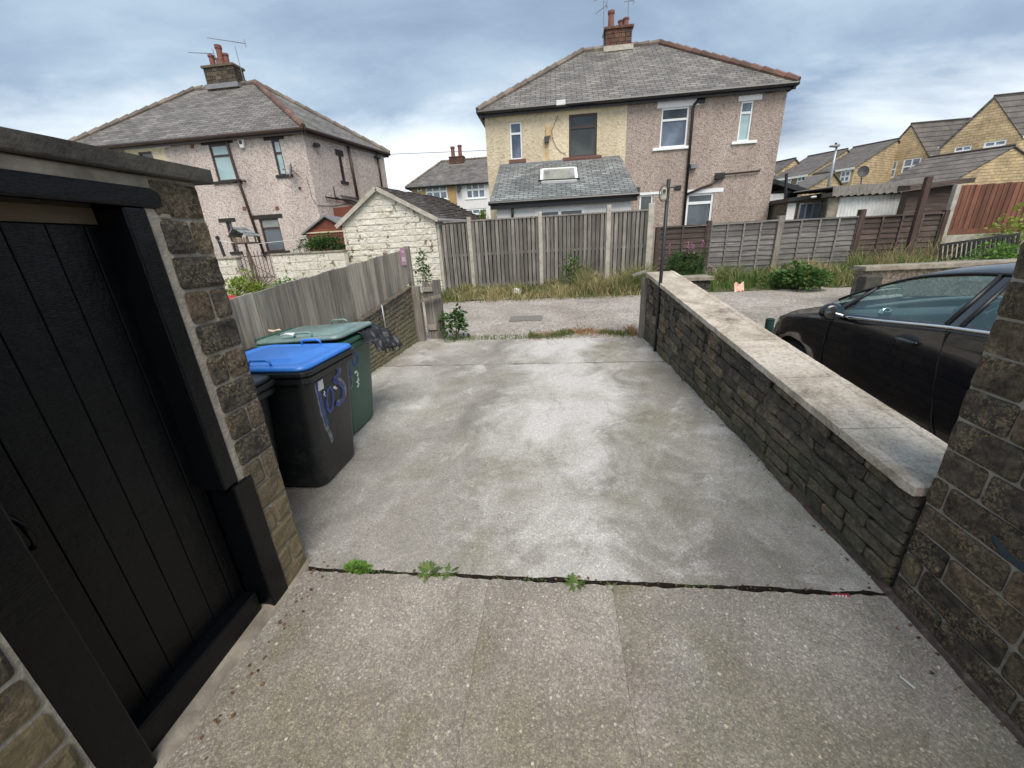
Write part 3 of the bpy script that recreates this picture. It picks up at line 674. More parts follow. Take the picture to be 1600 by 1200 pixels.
mb = MB(); _p = [atx(u, v, 1.462) for u, v in ((1548, 838), (1565, 862), (1585, 880), (1612, 902), (1650, 925))]; pts_ = [a.lerp(b, k/8) for a, b in zip(_p, _p[1:]) for k in range(8)]+[_p[-1]]
vs = []
for p in pts_: h_ = .009+.006*noise.noise(p*40); xx_ = 1.4645+.004*noise.noise(p*90); vs += [(xx_, p.y, p.z-h_), (xx_, p.y, p.z+h_), (1.475, p.y, p.z+h_), (1.475, p.y, p.z-h_)]
mb.add(vs, [(i*4+k, i*4+(k+1) % 4, i*4+4+(k+1) % 4, i*4+4+k) for i in range(len(pts_)-1) for k in range(4)]); mb.build('spray_mark', 'blue_spray_wall', pil)

bw = thing('stone_boundary_wall', 'low stone boundary wall with pale flat coping along the right of the drive', 'wall', (1.6, 3.5, 0.1))
mb = MB()
Lw = RP.L
for i in range(20):
    a0, a1 = Lw*i/20, Lw*(i+1)/20
    q = [RP.w(a0, -0.05, -.012), RP.w(a1, -0.05, -.012), RP.w(a1, -0.05, -.26), RP.w(a0, -0.05, -.26)][::-1]
    t = [RP.w(a0, zw(a0)-.002, -.012), RP.w(a1, zw(a1)-.002, -.012), RP.w(a1, zw(a1)-.002, -.26), RP.w(a0, zw(a0)-.002, -.26)][::-1]
    mb.hexa(q+t)
mb.build('mortar_core', 'dark_mortar', bw)
mb = MB(); coursed(mb, RP, 0.0, Lw, lambda a: SL*(1.46+a)-.005, zw, 8, (.12, .32), 0.008, 0.030, 0.05, 0.008)
mb.build('stonework', 'wall_stone', bw)
OP = Plane((1.80, 1.46), (1.63, 5.62))
mb = MB(); coursed(mb, OP, 0.0, Lw, lambda a: -.03, zw, 8, (.16, .34), 0.012, 0.01, 0.12, 0.01); mb.build('outer_stonework', 'wall_stone', bw)
cuts = [0.0, 0.42, 0.98, 1.62, 2.28, 2.95, 3.45, Lw+.02]
for i in range(len(cuts)-1):
    a0, a1 = cuts[i]+.003, cuts[i+1]-.003; mb = MB(); vs = []
    for k in range(9):
        a = a0+(a1-a0)*k/8; z = zw(a)+.043+random.uniform(-.001, .001); j = noise.noise(Vector((a*12, 0, 0)))*.006
        o = .045+j
        if i == 0 and k == 0: o = .035
        vs += [RP.w(a, z-.043, o), RP.w(a, z, o-.002), RP.w(a, z, -.335+j), RP.w(a, z-.043, -.335+j)]
    mb.add(vs, [(q*4+k, q*4+(k+1) % 4, q*4+4+(k+1) % 4, q*4+4+k) for q in range(8) for k in range(4)]+[(3, 2, 1, 0), (32, 33, 34, 35)])
    mb.build('coping_stone', 'coping', bw, bevel=0.0025)
mb = MB(); vs = []
for k in range(61):
    a = Lw*k/60; z = zw(a)+.043; j = noise.noise(Vector((a*7, 4, 0)))*.012
    vs += [RP.w(a, z-.01, -.262+j), RP.w(a, z+.007, -.275+j), RP.w(a, z+.008, -.31-j), RP.w(a, z-.02, -.338)]
mb.add(vs, [(q*4+k, q*4+k+1, q*4+5+k, q*4+4+k) for q in range(60) for k in range(3)]); mb.build('mortar_ridge', 'white_stone' if 0 else 'coping', bw, smooth=True)
# return pier at the far end
rp = thing('stone_wall_end', 'short stone return with a dark coping at the lane end of the right wall', 'wall', (1.85, 5.5, .2))
mb = MB(); mb.box(1.62, 2.02, 5.38, 5.60, .1, 1.03); mb.build('mortar_core', 'dark_mortar', rp)
for P_, L_ in ((Plane((1.62, 5.375), (2.02, 5.375)), .40), (Plane((2.025, 5.38), (2.025, 5.6)), .22)):
    mb = MB(); coursed(mb, P_, 0, L_, lambda a: .15, lambda a: 1.03, 8, (.12, .24), .012, .01, .03, .012); mb.build('stonework', 'wall_stone', rp)
mb = MB(); mb.box(1.69, 2.06, 5.34, 5.66, 1.035, 1.085); mb.build('coping_stone', 'cast_stone', rp, bevel=.006)
# timber strip lying at the foot of the wall
mb = MB(); vs = []
for k in range(50):
    y = 0.2+k*0.045; x = 1.462-(y-1.46)*.0 if y < 1.46 else 1.462-(y-1.46)*.0409; j = noise.noise(Vector((y*8, 0, 9)))*.012
    vs += [(x-.014+j, y, SL*y+.001), (x-.008+j, y, SL*y+.018), (x+.03, y, SL*y+.024), (x+.03, y, SL*y)]
mb.add(vs, [(q*4+k, q*4+k+1, q*4+5+k, q*4+4+k) for q in range(49) for k in range(3)]); 
tag(mb.build('mortar_skirt', 'wood_brown'), 'rough brown mortar skirting along the foot of the near right wall', 'skirting')

# washing-line pole with its pulley box
pb = aty(1024, 541, 5.0); pt = aty(1045, 280, 5.0); pb = pb+(pb-pt)*.05
pole = thing('washing_line_pole', 'tall thin black metal pole with flaking paint standing against the right wall', 'pole', tuple(pb))
mb = MB(); mb.tube([pb, pb+(pt-pb)*.5, pt], .021, 10); mb.build('pole_shaft', 'pole_paint', pole, smooth=True)
q = pb+(pt-pb)*.955; mb = MB(); mb.tube([q-Vector((.07, 0, 0)), q+Vector((.09, 0, .01))], .008, 6); mb.tube([q+Vector((0, -.05, -.01)), q+Vector((0, .05, -.01))], .008, 6); mb.build('cross_arm', 'dark_grey', pole)
q = aty(1037, 303, pb.y-.02); mb = MB(); mb.box(q.x-.035, q.x+.035, q.y-.02, q.y+.02, q.z-.07, q.z+.07); b_ = mb.build('pulley_box', 'concrete_post', pole, bevel=.02)
mb = MB(); mb.tube([q+Vector((math.cos(t)*.055, -.022, math.sin(t)*.085)) for t in [i*2*math.pi/16 for i in range(17)]], .005, 6); lathe(mb, (q.x, q.y-.026, q.z+.03), [(.015, -.015), (.015, .012)], 10); mb.build('pulley_ring', 'dark_grey', b_)
for i in range(3):
    k = pb+(pt-pb)*(.2+.1*i)
# wooden gate post at the end of the right wall
gp = thing('gate_post', 'weathered wooden gate post under a tipped cap board at the end of the right wall', 'post', (1.24, 5.68, .22))
mb = MB(); a = aty(998, 523, 5.68); b = aty(1010, 523, 5.68); mb.box(a.x, b.x, 5.64, 5.72, .2, aty(1004, 434, 5.68).z); mb.build('post', 'wood_fence', gp, bevel=.004)
mb = MB(); mb.bar(aty(988, 431, 5.68), aty(1010, 423, 5.68), .12, .025); mb.build('cap_board', 'wood_fence', gp, bevel=.003)

# ------------------------------------------------------------------ left boundary: stone wall, plank fence
LP = Plane((-2.56, 1.70), (-2.15, 5.78))
if LP.n.x < 0: LP.n = -LP.n
j0 = LP.at(508, 538); j1 = LP.at(647, 442); t0 = LP.at(365, 468); t1 = LP.at(640, 389)
zj = lambda a: j0[1]+(a-j0[0])*(j1[1]-j0[1])/(j1[0]-j0[0]); zt = lambda a: t0[1]+(a-t0[0])*(t1[1]-t0[1])/(t1[0]-t0[0])
lw = thing('stone_garden_wall', 'low mossy stone wall carrying the plank fence on the left of the drive', 'wall', (-2.4, 3.7, .1))
mb = MB()
for i in range(20):
    a0, a1 = LP.L*i/20, LP.L*(i+1)/20
    q = [LP.w(a0, 0, -.012), LP.w(a1, 0, -.012), LP.w(a1, 0, -.2), LP.w(a0, 0, -.2)]; t = [LP.w(a0, zj(a0)-.03, -.012), LP.w(a1, zj(a1)-.03, -.012), LP.w(a1, zj(a1)-.03, -.2), LP.w(a0, zj(a0)-.03, -.2)]
    mb.hexa(q[::-1]+t[::-1])
mb.build('mortar_core', 'dark_mortar', lw)
mb = MB(); coursed(mb, LP, 0.0, LP.L, lambda a: SL*(1.7+a)-.005, lambda a: zj(a)-.03, 12, (.12, .26), 0.010, 0.008, 0.05, 0.009); mb.build('stonework', 'yard_stone', lw)
mb = MB()
for i in range(7):
    a0, a1 = LP.L*i/7+.004, LP.L*(i+1)/7-.004
    q = [LP.w(a0, zj(a0)-.028, .02), LP.w(a1, zj(a1)-.028, .02), LP.w(a1, zj(a1)-.028, -.22), LP.w(a0, zj(a0)-.028, -.22)]; mb.hexa(q[::-1]+[p+Vector((0, 0, .026)) for p in q[::-1]])
mb.build('coping_stone', 'yard_stone', lw, bevel=.005)
pf = thing('plank_fence', 'weathered grey vertical plank fence standing on the left garden wall', 'fence', (-2.5, 3.7, .8))
a = 0.55; ends = t1[0]+.03; mb = MB(); i = 0
while a < ends:
    w_ = min(random.uniform(.10, .125), ends-a+.02); o = random.uniform(-.012, 0); g = .004; h = random.uniform(-.008, .006)
    q = [LP.w(a+g, zj(a)+.0, -.05+o), LP.w(a+w_-g, zj(a+w_)+.0, -.05+o), LP.w(a+w_-g, zj(a+w_), -.072+o), LP.w(a+g, zj(a), -.072+o)]
    t = [LP.w(a+g, zt(a)+h, -.05+o), LP.w(a+w_-g, zt(a+w_)+h, -.05+o), LP.w(a+w_-g, zt(a+w_)+h, -.072+o), LP.w(a+g, zt(a)+h, -.072+o)]
    mb.hexa(q[::-1]+t[::-1]); a += w_
mb.build('plank_panel', 'wood_fence', pf)
mb = MB()
for k in (.15, .8):
    for i in range(6):
        a0, a1 = .55+(ends-.55)*i/6, .55+(ends-.55)*(i+1)/6; z0 = zj(a0)+(zt(a0)-zj(a0))*k; z1 = zj(a1)+(zt(a1)-zj(a1))*k; mb.bar(LP.w(a0, z0, -.11), LP.w(a1, z1, -.11), .04, .07)
mb.build('rail', 'wood_fence', pf)
mb = MB(); mb.box(*(lambda p: (p.x-.035, p.x+.035, p.y, p.y+.07))(LP.w(ends, 0, -.07)), zj(ends)-.3, zt(ends)+.04); mb.build('end_post', 'wood_fence', pf, bevel=.005)
# number plaque on the fence: 205 in pale figures
sg = LP.at(634.5, 401)
plq = thing('number_sign', 'small pink house number sign 205 fixed at the far end of the plank fence', 'sign', tuple(LP.w(sg[0], sg[1], -.04)))
mb = MB(); pbox(mb, LP, sg[0]-.07, sg[0]+.07, sg[1]-.12, sg[1]+.12, -.049, -.042); mb.build('sign_plate', 'sign_pink', plq)
def font_mesh(txt, name, size, mat, parent, loc, rotm, label=None):
    c = bpy.data.curves.new(name, 'FONT'); c.body = txt; c.size = size; c.extrude = 0.0012; c.align_x = 'CENTER'; c.align_y = 'CENTER'
    o = bpy.data.objects.new('tmp', c); COL.objects.link(o); bpy.context.view_layer.update()
    me = bpy.data.meshes.new_from_object(o.evaluated_get(bpy.context.evaluated_depsgraph_get())); bpy.data.objects.remove(o)
    mw = Matrix.Translation(loc) @ rotm.to_4x4(); mb = MB(); mb.add([mw @ v.co for v in me.vertices], [tuple(p.vertices) for p in me.polygons])
    return mb.build(name, mat, parent)
rm = Matrix((LP.e, Vector((0, 0, 1)), LP.n)).transposed()
font_mesh('205', 'number_text', .085, 'white_plain', plq, LP.w(sg[0], sg[1]-.04, -.040), rm)
font_mesh('No.', 'number_text', .05, 'white_plain', plq, LP.w(sg[0], sg[1]+.07, -.040), rm)
b0 = LP.at(593, 476); b1 = LP.at(602, 530)
mb = MB(); mb.tube([LP.w(b0[0], b0[1], .03), LP.w(b1[0], b1[1], .03)], .010, 6); tag(mb.build('hanging_rod', 'galvanised', smooth=True), 'thin pale metal rod hanging against the left stone wall', 'rod')
# little timber gate at the lane end, left
gt = thing('timber_gate', 'short grey picket gate leaf standing open at the lane end of the left wall', 'gate', (-2.0, 5.95, .23))
xg = lambda u: aty(u, 480, 5.9).x
mb = MB(); mb.box(xg(646), xg(661), 5.78, 5.89, .2, aty(655, 447, 5.85).z); mb.build('hinge_post', 'wood_fence', gt, bevel=.004)
mb = MB(); mb.box(xg(679), xg(690), 5.92, 5.99, .2, aty(684, 437, 5.95).z); mb.build('closing_stile', 'wood_grey', gt, bevel=.004)
mb = MB(); x0, x1 = xg(663), xg(679)
for i in range(3): mb.box(x0+(x1-x0)*(i/3)+.003, x0+(x1-x0)*((i+1)/3)-.003, 5.93, 5.95, .22, 1.13-.02*i)
mb.build('picket_panel', 'wood_grey', gt)
mb = MB(); mb.box(x0, x1, 5.90, 5.928, .38, .46); mb.build('gate_rail', 'wood_fence', gt); mb = MB(); mb.box(x0, x1, 5.90, 5.928, .98, 1.05); mb.build('gate_rail', 'wood_fence', gt); mb = MB(); mb.bar(aty(652, 472, 5.84), aty(688, 462, 5.84), .03, .05); mb.build('gate_rail', 'wood_fence', gt, bevel=.003)

# ------------------------------------------------------------------ wheelie bins
def rr(cx, cy, hx, hy, r, z, n=5):
    p = []
    for qx, qy, t0_ in ((1, 1, 0), (-1, 1, 90), (-1, -1, 180), (1, -1, 270)):
        for k in range(n): t = rad(t0_+90*k/(n-1)); p.append((cx+qx*(hx-r)+r*math.cos(t), cy+qy*(hy-r)+r*math.sin(t), z))
    return p
def loft(mb, secs, mi=0, caps=(True, True)):
    n = len(secs[0]); b = []
    for s in secs: b += s
    fs = [(i*n+k, i*n+(k+1) % n, (i+1)*n+(k+1) % n, (i+1)*n+k) for i in range(len(secs)-1) for k in range(n)]
    if caps[0]: fs.append(tuple(range(n))[::-1])
    if caps[1]: fs.append(tuple((len(secs)-1)*n+k for k in range(n)))
    return mb.add(b, fs, mi)
def wheelie(name, label, cx, cy, z0, zr, bx, by, rx, ry, body, lid, rot=0, tilt=0.0, front=1):
    """body, collar, lid with two side grips, hinge bar, wheels; the front looks along +x"""
    r = thing(name, label, 'wheelie bin', (cx, cy, z0), 'wheelie bins beside the outbuilding')
    mb = MB(); cr = cx+(rx-bx)*.2
    def at_(t): return cx+(cr-cx)*t, bx+(rx-bx)*t, by+(ry-by)*t
    S_ = [rr(cx, cy, bx-.03, by-.03, .06, z0+.004), rr(cx, cy, bx-.004, by-.004, .07, z0+.03)]
    for t in (0.06, .35, .65, .90, 1.0): c_, hx, hy = at_(t); S_.append(rr(c_, cy, hx, hy, .075, z0+(zr-z0-.03)*t))
    loft(mb, S_); mb.build('bin_body', body, r, smooth=True)
    mb = MB(); loft(mb, [rr(cr, cy, rx, ry, .06, zr-.085), rr(cr, cy, rx+.022, ry+.022, .06, zr-.078), rr(cr, cy, rx+.024, ry+.024, .06, zr-.045), rr(cr, cy, rx+.014, ry+.014, .06, zr-.042),
                         rr(cr, cy, rx+.016, ry+.016, .06, zr-.034), rr(cr, cy, rx+.034, ry+.034, .06, zr-.028), rr(cr, cy, rx+.034, ry+.034, .06, zr-.004), rr(cr, cy, rx+.02, ry+.02, .06, zr)]); mb.build('rim_collar', body, r, smooth=False, bevel=.003)
    mb = MB(); zl = zr+.002
    pv = cr-rx; T = lambda p: (p[0], p[1], p[2]+(p[0]-pv)*tilt)
    secs = [rr(cr, cy, rx+.02, ry+.02, .07, zl), rr(cr, cy, rx+.026, ry+.026, .08, zl+.012), rr(cr, cy, rx+.02, ry+.02, .08, zl+.026), rr(cr, cy, rx-.03, ry-.03, .08, zl+.032),
            rr(cr, cy, rx-.055, ry-.06, .07, zl+.022), rr(cr, cy, rx-.10, ry-.10, .06, zl+.026), rr(cr, cy, rx-.125, ry-.12, .05, zl+.046)]
    loft(mb, [[T(p) for p in s] for s in secs]); L = mb.build('lid', lid, r, bevel=.002, smooth=True)
    for sy in (-1, 1):
        mb = MB(); y = cy+sy*(ry-.02); xx = cr+.05; hp = [(xx-.075, y, zl+.02), (xx-.07, y, zl+.055), (xx-.05, y, zl+.064), (xx+.05, y, zl+.064), (xx+.07, y, zl+.055), (xx+.075, y, zl+.02)]
        mb.tube([T(p) for p in hp], .009, 8); mb.build('grip', lid, L, smooth=True)
    mb = MB(); xh = cr-rx-.05; mb.tube([(xh, cy-ry*.8, zr+.02), (xh, cy+ry*.8, zr+.02)], .014, 8)
    for s in (-.7, 0, .7): mb.box(xh, xh+.06, cy+s*ry-.012, cy+s*ry+.012, zr-.03, zr+.03)
    mb.build('hinge_bar', body, r)
    for sy in (-1, 1):
        mb = MB(); xw = cx-bx-.01; yw = cy+sy*(by+.01); n = 18; vs = []
        for o_, rd in ((-.022, .09), (-.022, .1), (.022, .1), (.022, .09)):
            for k in range(n): t = 2*math.pi*k/n; vs.append((xw+rd*math.cos(t), yw+o_, z0+.10+rd*math.sin(t)))
        mb.add(vs, [(i*n+k, i*n+(k+1) % n, (i+1)*n+(k+1) % n, (i+1)*n+k) for i in range(3) for k in range(n)]+[tuple(range(n)), tuple(3*n+k for k in range(n))[::-1]]); mb.build('wheel', 'rubber', r)
    return r, (lambda z: cx+bx+((rx-bx)*1.2)*max(0, min(1, (z-z0)/(zr-z0-.03))))
blk, fx = wheelie('wheelie_bin', 'black wheelie bin with a bright blue lid, sprayed with the number 103', -1.83, 2.31, .088, .955, .262, .235, .335, .285, 'bin_black', 'lid_blue')
grn, gx = wheelie('wheelie_bin', 'dark green wheelie bin with its pale green lid propped by a bag', -1.97, 2.97, .118, .965, .262, .235, .335, .285, 'bin_green', 'lid_green', tilt=.04)
b3, _ = wheelie('wheelie_bin', 'all black wheelie bin half hidden behind the outbuilding corner', -1.98, 1.765, .07, .925, .235, .195, .30, .215, 'bin_black', 'lid_black')
def ribbon(root, name, mat, pxs, w, xf, off=.004, closed=False, label=None):
    """a sprayed stroke lying on the bin's front"""
    P_ = []
    for u, v in pxs:
        x = -1.5
        for _ in range(4): p = atx(u, v, x); x = xf(p.z)+off
        P_.append(Vector((x, p.y, p.z)))
    if closed: P_.append(P_[0])
    # subdivide a little
    Q = []
    for a, b in zip(P_, P_[1:]):
        for k in range(3): Q.append(a.lerp(b, k/3))
    Q.append(P_[-1]); vs = []
    for i, p in enumerate(Q):
        d = (Q[min(i+1, len(Q)-1)]-Q[max(i-1, 0)]); d = Vector((0, d.y, d.z)).normalized(); r_ = Vector((0, -d.z, d.y))*w*.5*(1+.3*noise.noise(p*30))
        a, b = p+r_, p-r_; a.x = xf(a.z)+off; b.x = xf(b.z)+off; vs += [a, b, b-Vector((.01, 0, 0)), a-Vector((.01, 0, 0))]
    mb = MB(); mb.add(vs, [(i*4+k, i*4+(k+1) % 4, i*4+4+(k+1) % 4, i*4+4+k) for i in range(len(Q)-1) for k in range(4)]); return mb.build(name, mat, root)
def ell(cx, cy, a, b, n=14): return [(cx+a*math.cos(2*math.pi*i/n), cy+b*math.sin(2*math.pi*i/n)) for i in range(n)]
def smooth_(p, n=4):
    o = []
    for i in range(len(p)-1):
        a, b, c, d = p[max(i-1, 0)], p[i], p[i+1], p[min(i+2, len(p)-1)]
        for k in range(n): t = k/n; o.append(tuple(.5*(2*b[q]+(c[q]-a[q])*t+(2*a[q]-5*b[q]+4*c[q]-d[q])*t*t+(3*b[q]-a[q]-3*c[q]+d[q])*t**3) for q in (0, 1)))
    return o+[p[-1]]
one = [(495, 596), (500, 618), (506, 645), (512, 664)]; three = smooth_([(509, 580), (516, 571), (524, 571), (529, 580), (526, 590), (522, 595), (531, 599), (537, 609), (536, 622), (530, 632), (525, 630)])
ribbon(blk, 'sprayed_shadow', 'spray_pale', [(u-2, v+2) for u, v in one]+[(516, 678), (520, 690)], .035, fx, .002)
ribbon(blk, 'sprayed_shadow', 'spray_pale', [(u+1.5, v-3) for u, v in three], .04, fx, .002)
ribbon(blk, 'sprayed_number', 'spray_blue', one, .030, fx); ribbon(blk, 'sprayed_number', 'spray_blue', ell(516, 624, 5, 19), .024, fx, closed=True); ribbon(blk, 'sprayed_number', 'spray_blue', three, .030, fx, .005)
ribbon(blk, 'sticker', 'paint_white', [(500.5, 594), (502.5, 609)], .05, fx, .007)
ribbon(blk, 'lettering', 'paint_white', [(506, 611), (508, 613), (507, 617), (509, 619)], .006, fx, .006); ribbon(blk, 'lettering', 'paint_white', [(522, 607), (524, 604), (525, 608), (527, 606)], .008, fx, .007)
ribbon(grn, 'sprayed_number', 'spray_blue', [(544, 565), (547, 580), (549, 592)], .03, gx); ribbon(grn, 'sprayed_number', 'spray_blue', ell(556, 562, 4, 9), .022, gx, closed=True)
ribbon(grn, 'sprayed_number', 'spray_pale', ell(547, 598, 4, 10), .022, gx, .003, closed=True)
ribbon(grn, 'painted_number', 'paint_white', [(554.5, 584), (557, 580), (559.5, 584), (559, 588)], .014, gx, .006); ribbon(grn, 'painted_number', 'paint_white', [(559, 590), (561, 594), (558.5, 597), (561, 600), (560, 604), (557.5, 604)], .014, gx, .006)
# rubbish bag hanging out from under the green lid
mb = MB(); A_, B_, C_, D_ = Vector((-1.68, 2.93, .985)), Vector((-1.66, 3.34, .99)), Vector((-1.40, 3.36, .86)), Vector((-1.46, 3.00, .90)); vs = []; nn = 40
for j in range(nn+1):
    for i in range(nn+1):
        s, t = i/nn, j/nn; p = (A_.lerp(B_, s)).lerp(D_.lerp(C_, s), t); k = noise.noise(Vector((s*11+t*3, t*4, 1))); k2 = noise.noise(Vector((s*26, t*12+s*6, 4)))
        vs.append(p+Vector((k*.02, 0, -.09*t*t+k*.075*t+k2*.010+.025*math.sin(3.1*t))))
mb.add(vs, [(j*(nn+1)+i, j*(nn+1)+i+1, (j+1)*(nn+1)+i+1, (j+1)*(nn+1)+i) for j in range(nn) for i in range(nn)])
o = mb.build('rubbish_bag', 'bag_black', smooth=True); md = o.modifiers.new('t', 'SOLIDIFY'); md.thickness = .004
tag(o, 'crumpled black plastic rubbish bag hanging out from under the green lid', 'bag')
for i, (u, v, w_, lb) in enumerate(((429, 518, .055, 'torn cream paper scrap curled up at the back of the green bin lid'), (450, 524, .07, 'flat oval white paper scrap between the green and blue bin lids'))):
    p = atz(u, v, 1.03); mb = MB(); n = 9; vs = [(p.x, p.y, p.z+.012)]+[(p.x+math.cos(2*math.pi*k/n)*w_*random.uniform(.7, 1.2), p.y+math.sin(2*math.pi*k/n)*w_*.5, p.z+random.uniform(0, .02)) for k in range(n)]
    mb.add(vs, [(0, 1+k, 1+(k+1) % n) for k in range(n)]); o = mb.build('paper_scrap', 'white_plain' if i else 'cream_lintel'); md = o.modifiers.new('t', 'SOLIDIFY'); md.thickness = .003; tag(o, lb, 'paper scrap')

# ------------------------------------------------------------------ parked car (faces away from us, its left side against the wall)
CX, CY = 3.165, 4.90
car = thing('parked_car', 'black five-door hatchback with chrome window line parked beyond the right wall', 'car', (CX, 3.0, -.02))
#       belt l,   z,    w   | top l,   z,    w  | centre z | low-body width factor
CC = [(0.46, .50, .62, 0.39, .57, .52, .60), (.50, .62, .74, .44, .68, .62, .71), (.59, .73, .81, .54, .775, .67, .81), (.75, .79, .845, .72, .835, .70, .875), (.92, .83, .855, .90, .875, .71, .925),
      (1.14, .875, .86, 1.08, .92, .72, .975), (1.36, .90, .86, 1.40, 1.09, .665, 1.14), (1.60, .925, .86, 1.80, 1.245, .60, 1.30), (1.98, .965, .865, 2.10, 1.30, .575, 1.355), (2.40, 1.012, .865, 2.33, 1.315, .57, 1.375),
      (2.50, 1.02, .865, 2.42, 1.315, .57, 1.378), (2.92, 1.05, .865, 2.85, 1.312, .565, 1.38), (3.18, 1.065, .855, 3.12, 1.30, .555, 1.37), (3.48, 1.07, .83, 3.40, 1.26, .54, 1.34), (3.78, 1.02, .78, 3.66, 1.18, .52, 1.24), (3.95, .86, .70, 3.90, .92, .60, .96)]
def cc(t):
    i = max(0, min(len(CC)-2, int(t))); f_ = t-i; a, b = CC[i], CC[i+1]
    # smooth (Catmull-Rom) except round the window frame
    p, q = CC[max(i-1, 0)], CC[min(i+2, len(CC)-1)]
    return [0.5*((2*a[k])+(-p[k]+b[k])*f_+(2*p[k]-5*a[k]+4*b[k]-q[k])*f_*f_+(-p[k]+3*a[k]-3*b[k]+q[k])*f_**3) for k in range(7)]
WHL = (1.02, 3.42); WR = .36; WZ = .27
def ringpts(t):
    lb, zb, wb, lt, zt_, wt, zc_ = cc(t); L = []
    L.append((lt+(-.05 if t < 6 else 0), 0, zc_)); L.append((lt-.02*(t < 6), wt*.62, zc_-(zc_-zt_)*.32)); L.append((lt, wt, zt_))
    for k in (.10, .93, 1.0): L.append((lt+(lb-lt)*k, wt+(wb-wt)*k, zt_+(zb-zt_)*k))
    arch = None
    for c_ in WHL:
        d = abs(lb-c_)
        if d < WR: arch = WZ+math.sqrt(WR*WR-d*d)
    for z, dw in ((zb-.05, .012), (zb-.15, .022), (.62, .03), (.45, .02), (.22, .0), (.10, -.05)):
        z = min(z, zb-.03); 
        if arch: z = max(z, arch)
        fw_ = 1.0
        L.append((lb, wb+dw, z))
    return L
ts = []; t = 0.0
while t < 15.001:
    ts.append(t); t += 0.125
def cpt(p, sgn=-1): return (CX+sgn*p[1], CY-p[0], p[2])
RG = [ringpts(t) for t in ts]; nr = len(RG[0])
body = MB(); gl = {}
for sgn in (-1, 1):
    vs = [cpt(p, sgn) for r in RG for p in r]
    fb = []; fg = [[] for _ in range(5)]; fl = []
    for i in range(len(ts)-1):
        tm = (ts[i]+ts[i+1])/2
        for k in range(nr-1):
            f = (i*nr+k, i*nr+k+1, (i+1)*nr+k+1, (i+1)*nr+k)
            if sgn > 0: f = f[::-1]
            if k == 3 and 6.5 < tm < 9.0: fg[0].append(f)
            elif k == 3 and 5.5 < tm < 6.2: fg[4].append(f)
            elif k == 3 and 10.0 < tm < 12.5: fg[1].append(f)
            elif k in (0, 1) and 5.1 < tm < 7.1: fg[2].append(f)
            elif k in (0, 1) and 13.1 < tm < 14.2: fg[3].append(f)
            elif k in (2, 3, 4) and 0.6 < tm < 2.6: fl.append(f)
            else: fb.append(f)
    body.add(vs, fb)
    for q in range(5): gl.setdefault((q, 0 if q in (2, 3) else sgn), MB()).add(vs, fg[q])
    gl.setdefault((5, sgn), MB()).add(vs, fl)
def clean(mb):                                          # drop unused vertices
    used = sorted({k for f in mb.f for k in f}); mp_ = {k: i for i, k in enumerate(used)}
    mb.v = [mb.v[k] for k in used]; mb.f = [tuple(mp_[k] for k in f) for f in mb.f]; return mb
bo = clean(body).build('body', 'car_paint', car, smooth=True)
for (q, _), g_ in gl.items(): clean(g_).build(('front_side_window', 'rear_side_window', 'windscreen', 'rear_window', 'quarter_window', 'headlight')[q], 'galvanised' if q == 5 else 'car_glass', car, smooth=True)
def beltpt(t, dz=0, dx=.01): p = cc(t); return cpt((p[0], p[2]+dx, p[1]+dz))
mb = MB(); mb.tube([beltpt(5.9+i*.2, 0, .004) for i in range(33)], .011, 6); mb.build('chrome_strip', 'chrome', car, smooth=True)
mb = MB(); mb.tube([cpt((p[3]+(p[0]-p[3])*.06, p[5]+(p[2]-p[5])*.06+.006, p[4]+(p[1]-p[4])*.06)) for p in [cc(5.6+i*.2) for i in range(35)]], .010, 6)
pB = lambda t, k: (lambda p: cpt((p[3]+(p[0]-p[3])*k, p[5]+(p[2]-p[5])*k+.004, p[4]+(p[1]-p[4])*k)))(cc(t))
mb.tube([pB(6.45, .1), pB(6.45, .5), pB(6.45, .95)], .012, 6); 
for i in range(2): mb.tube([pB(9.0+i*.95, .08), pB(9.0+i*.95, .95)], .012, 6)
mb.build('window_trim', 'car_trim', car, smooth=True)
def seam(l0, l1, zlo, zhi):
    mb = MB(); P_ = []
    for i in range(9):
        z = zhi+(zlo-zhi)*i/8; l = l0+(l1-l0)*(i/8)**1.5
        w_ = .865+(.012 if z > .8 else .022)+.004; P_.append(cpt((l, w_, z)))
    mb.tube(P_, .004, 5); mb.build('door_seam', 'car_trim', car)
seam(1.46, 1.50, .2, .89); seam(2.44, 2.62, .2, 1.0)
def blob(mb, c, r, n=12, m=8):
    vs = []; fs = []
    for j in range(m+1):
        ph = math.pi*j/m
        for i in range(n): th = 2*math.pi*i/n; vs.append((c[0]+r[0]*math.sin(ph)*math.cos(th), c[1]+r[1]*math.sin(ph)*math.sin(th), c[2]+r[2]*math.cos(ph)))
    for j in range(m):
        for i in range(n): fs.append((j*n+i, j*n+(i+1) % n, (j+1)*n+(i+1) % n, (j+1)*n+i))
    return mb.add(vs, fs)
for sgn, nm in ((-1, 'door_mirror'), (1, 'door_mirror')):
    mb = MB(); mx_ = CX+sgn*.975; my = CY-1.60; blob(mb, (mx_, my, .972), (.092, .05, .068)); mb.bar((mx_-sgn*.04, my, .93), (CX+sgn*.86, my+.02, .92), .05, .035); m_ = mb.build(nm, 'car_paint', car, smooth=True)
    mb = MB(); n = 16; mb.add([(mx_+math.cos(2*math.pi*k/n)*.074, my-.051+0.012*abs(math.cos(2*math.pi*k/n)), 0.972+math.sin(2*math.pi*k/n)*.052) for k in range(n)]+[(mx_, my-.052, .972)], [(k, (k+1) % n, n) for k in range(n)]); mb.build('mirror_glass', 'chrome' if sgn < 0 else 'pane_dark', m_)
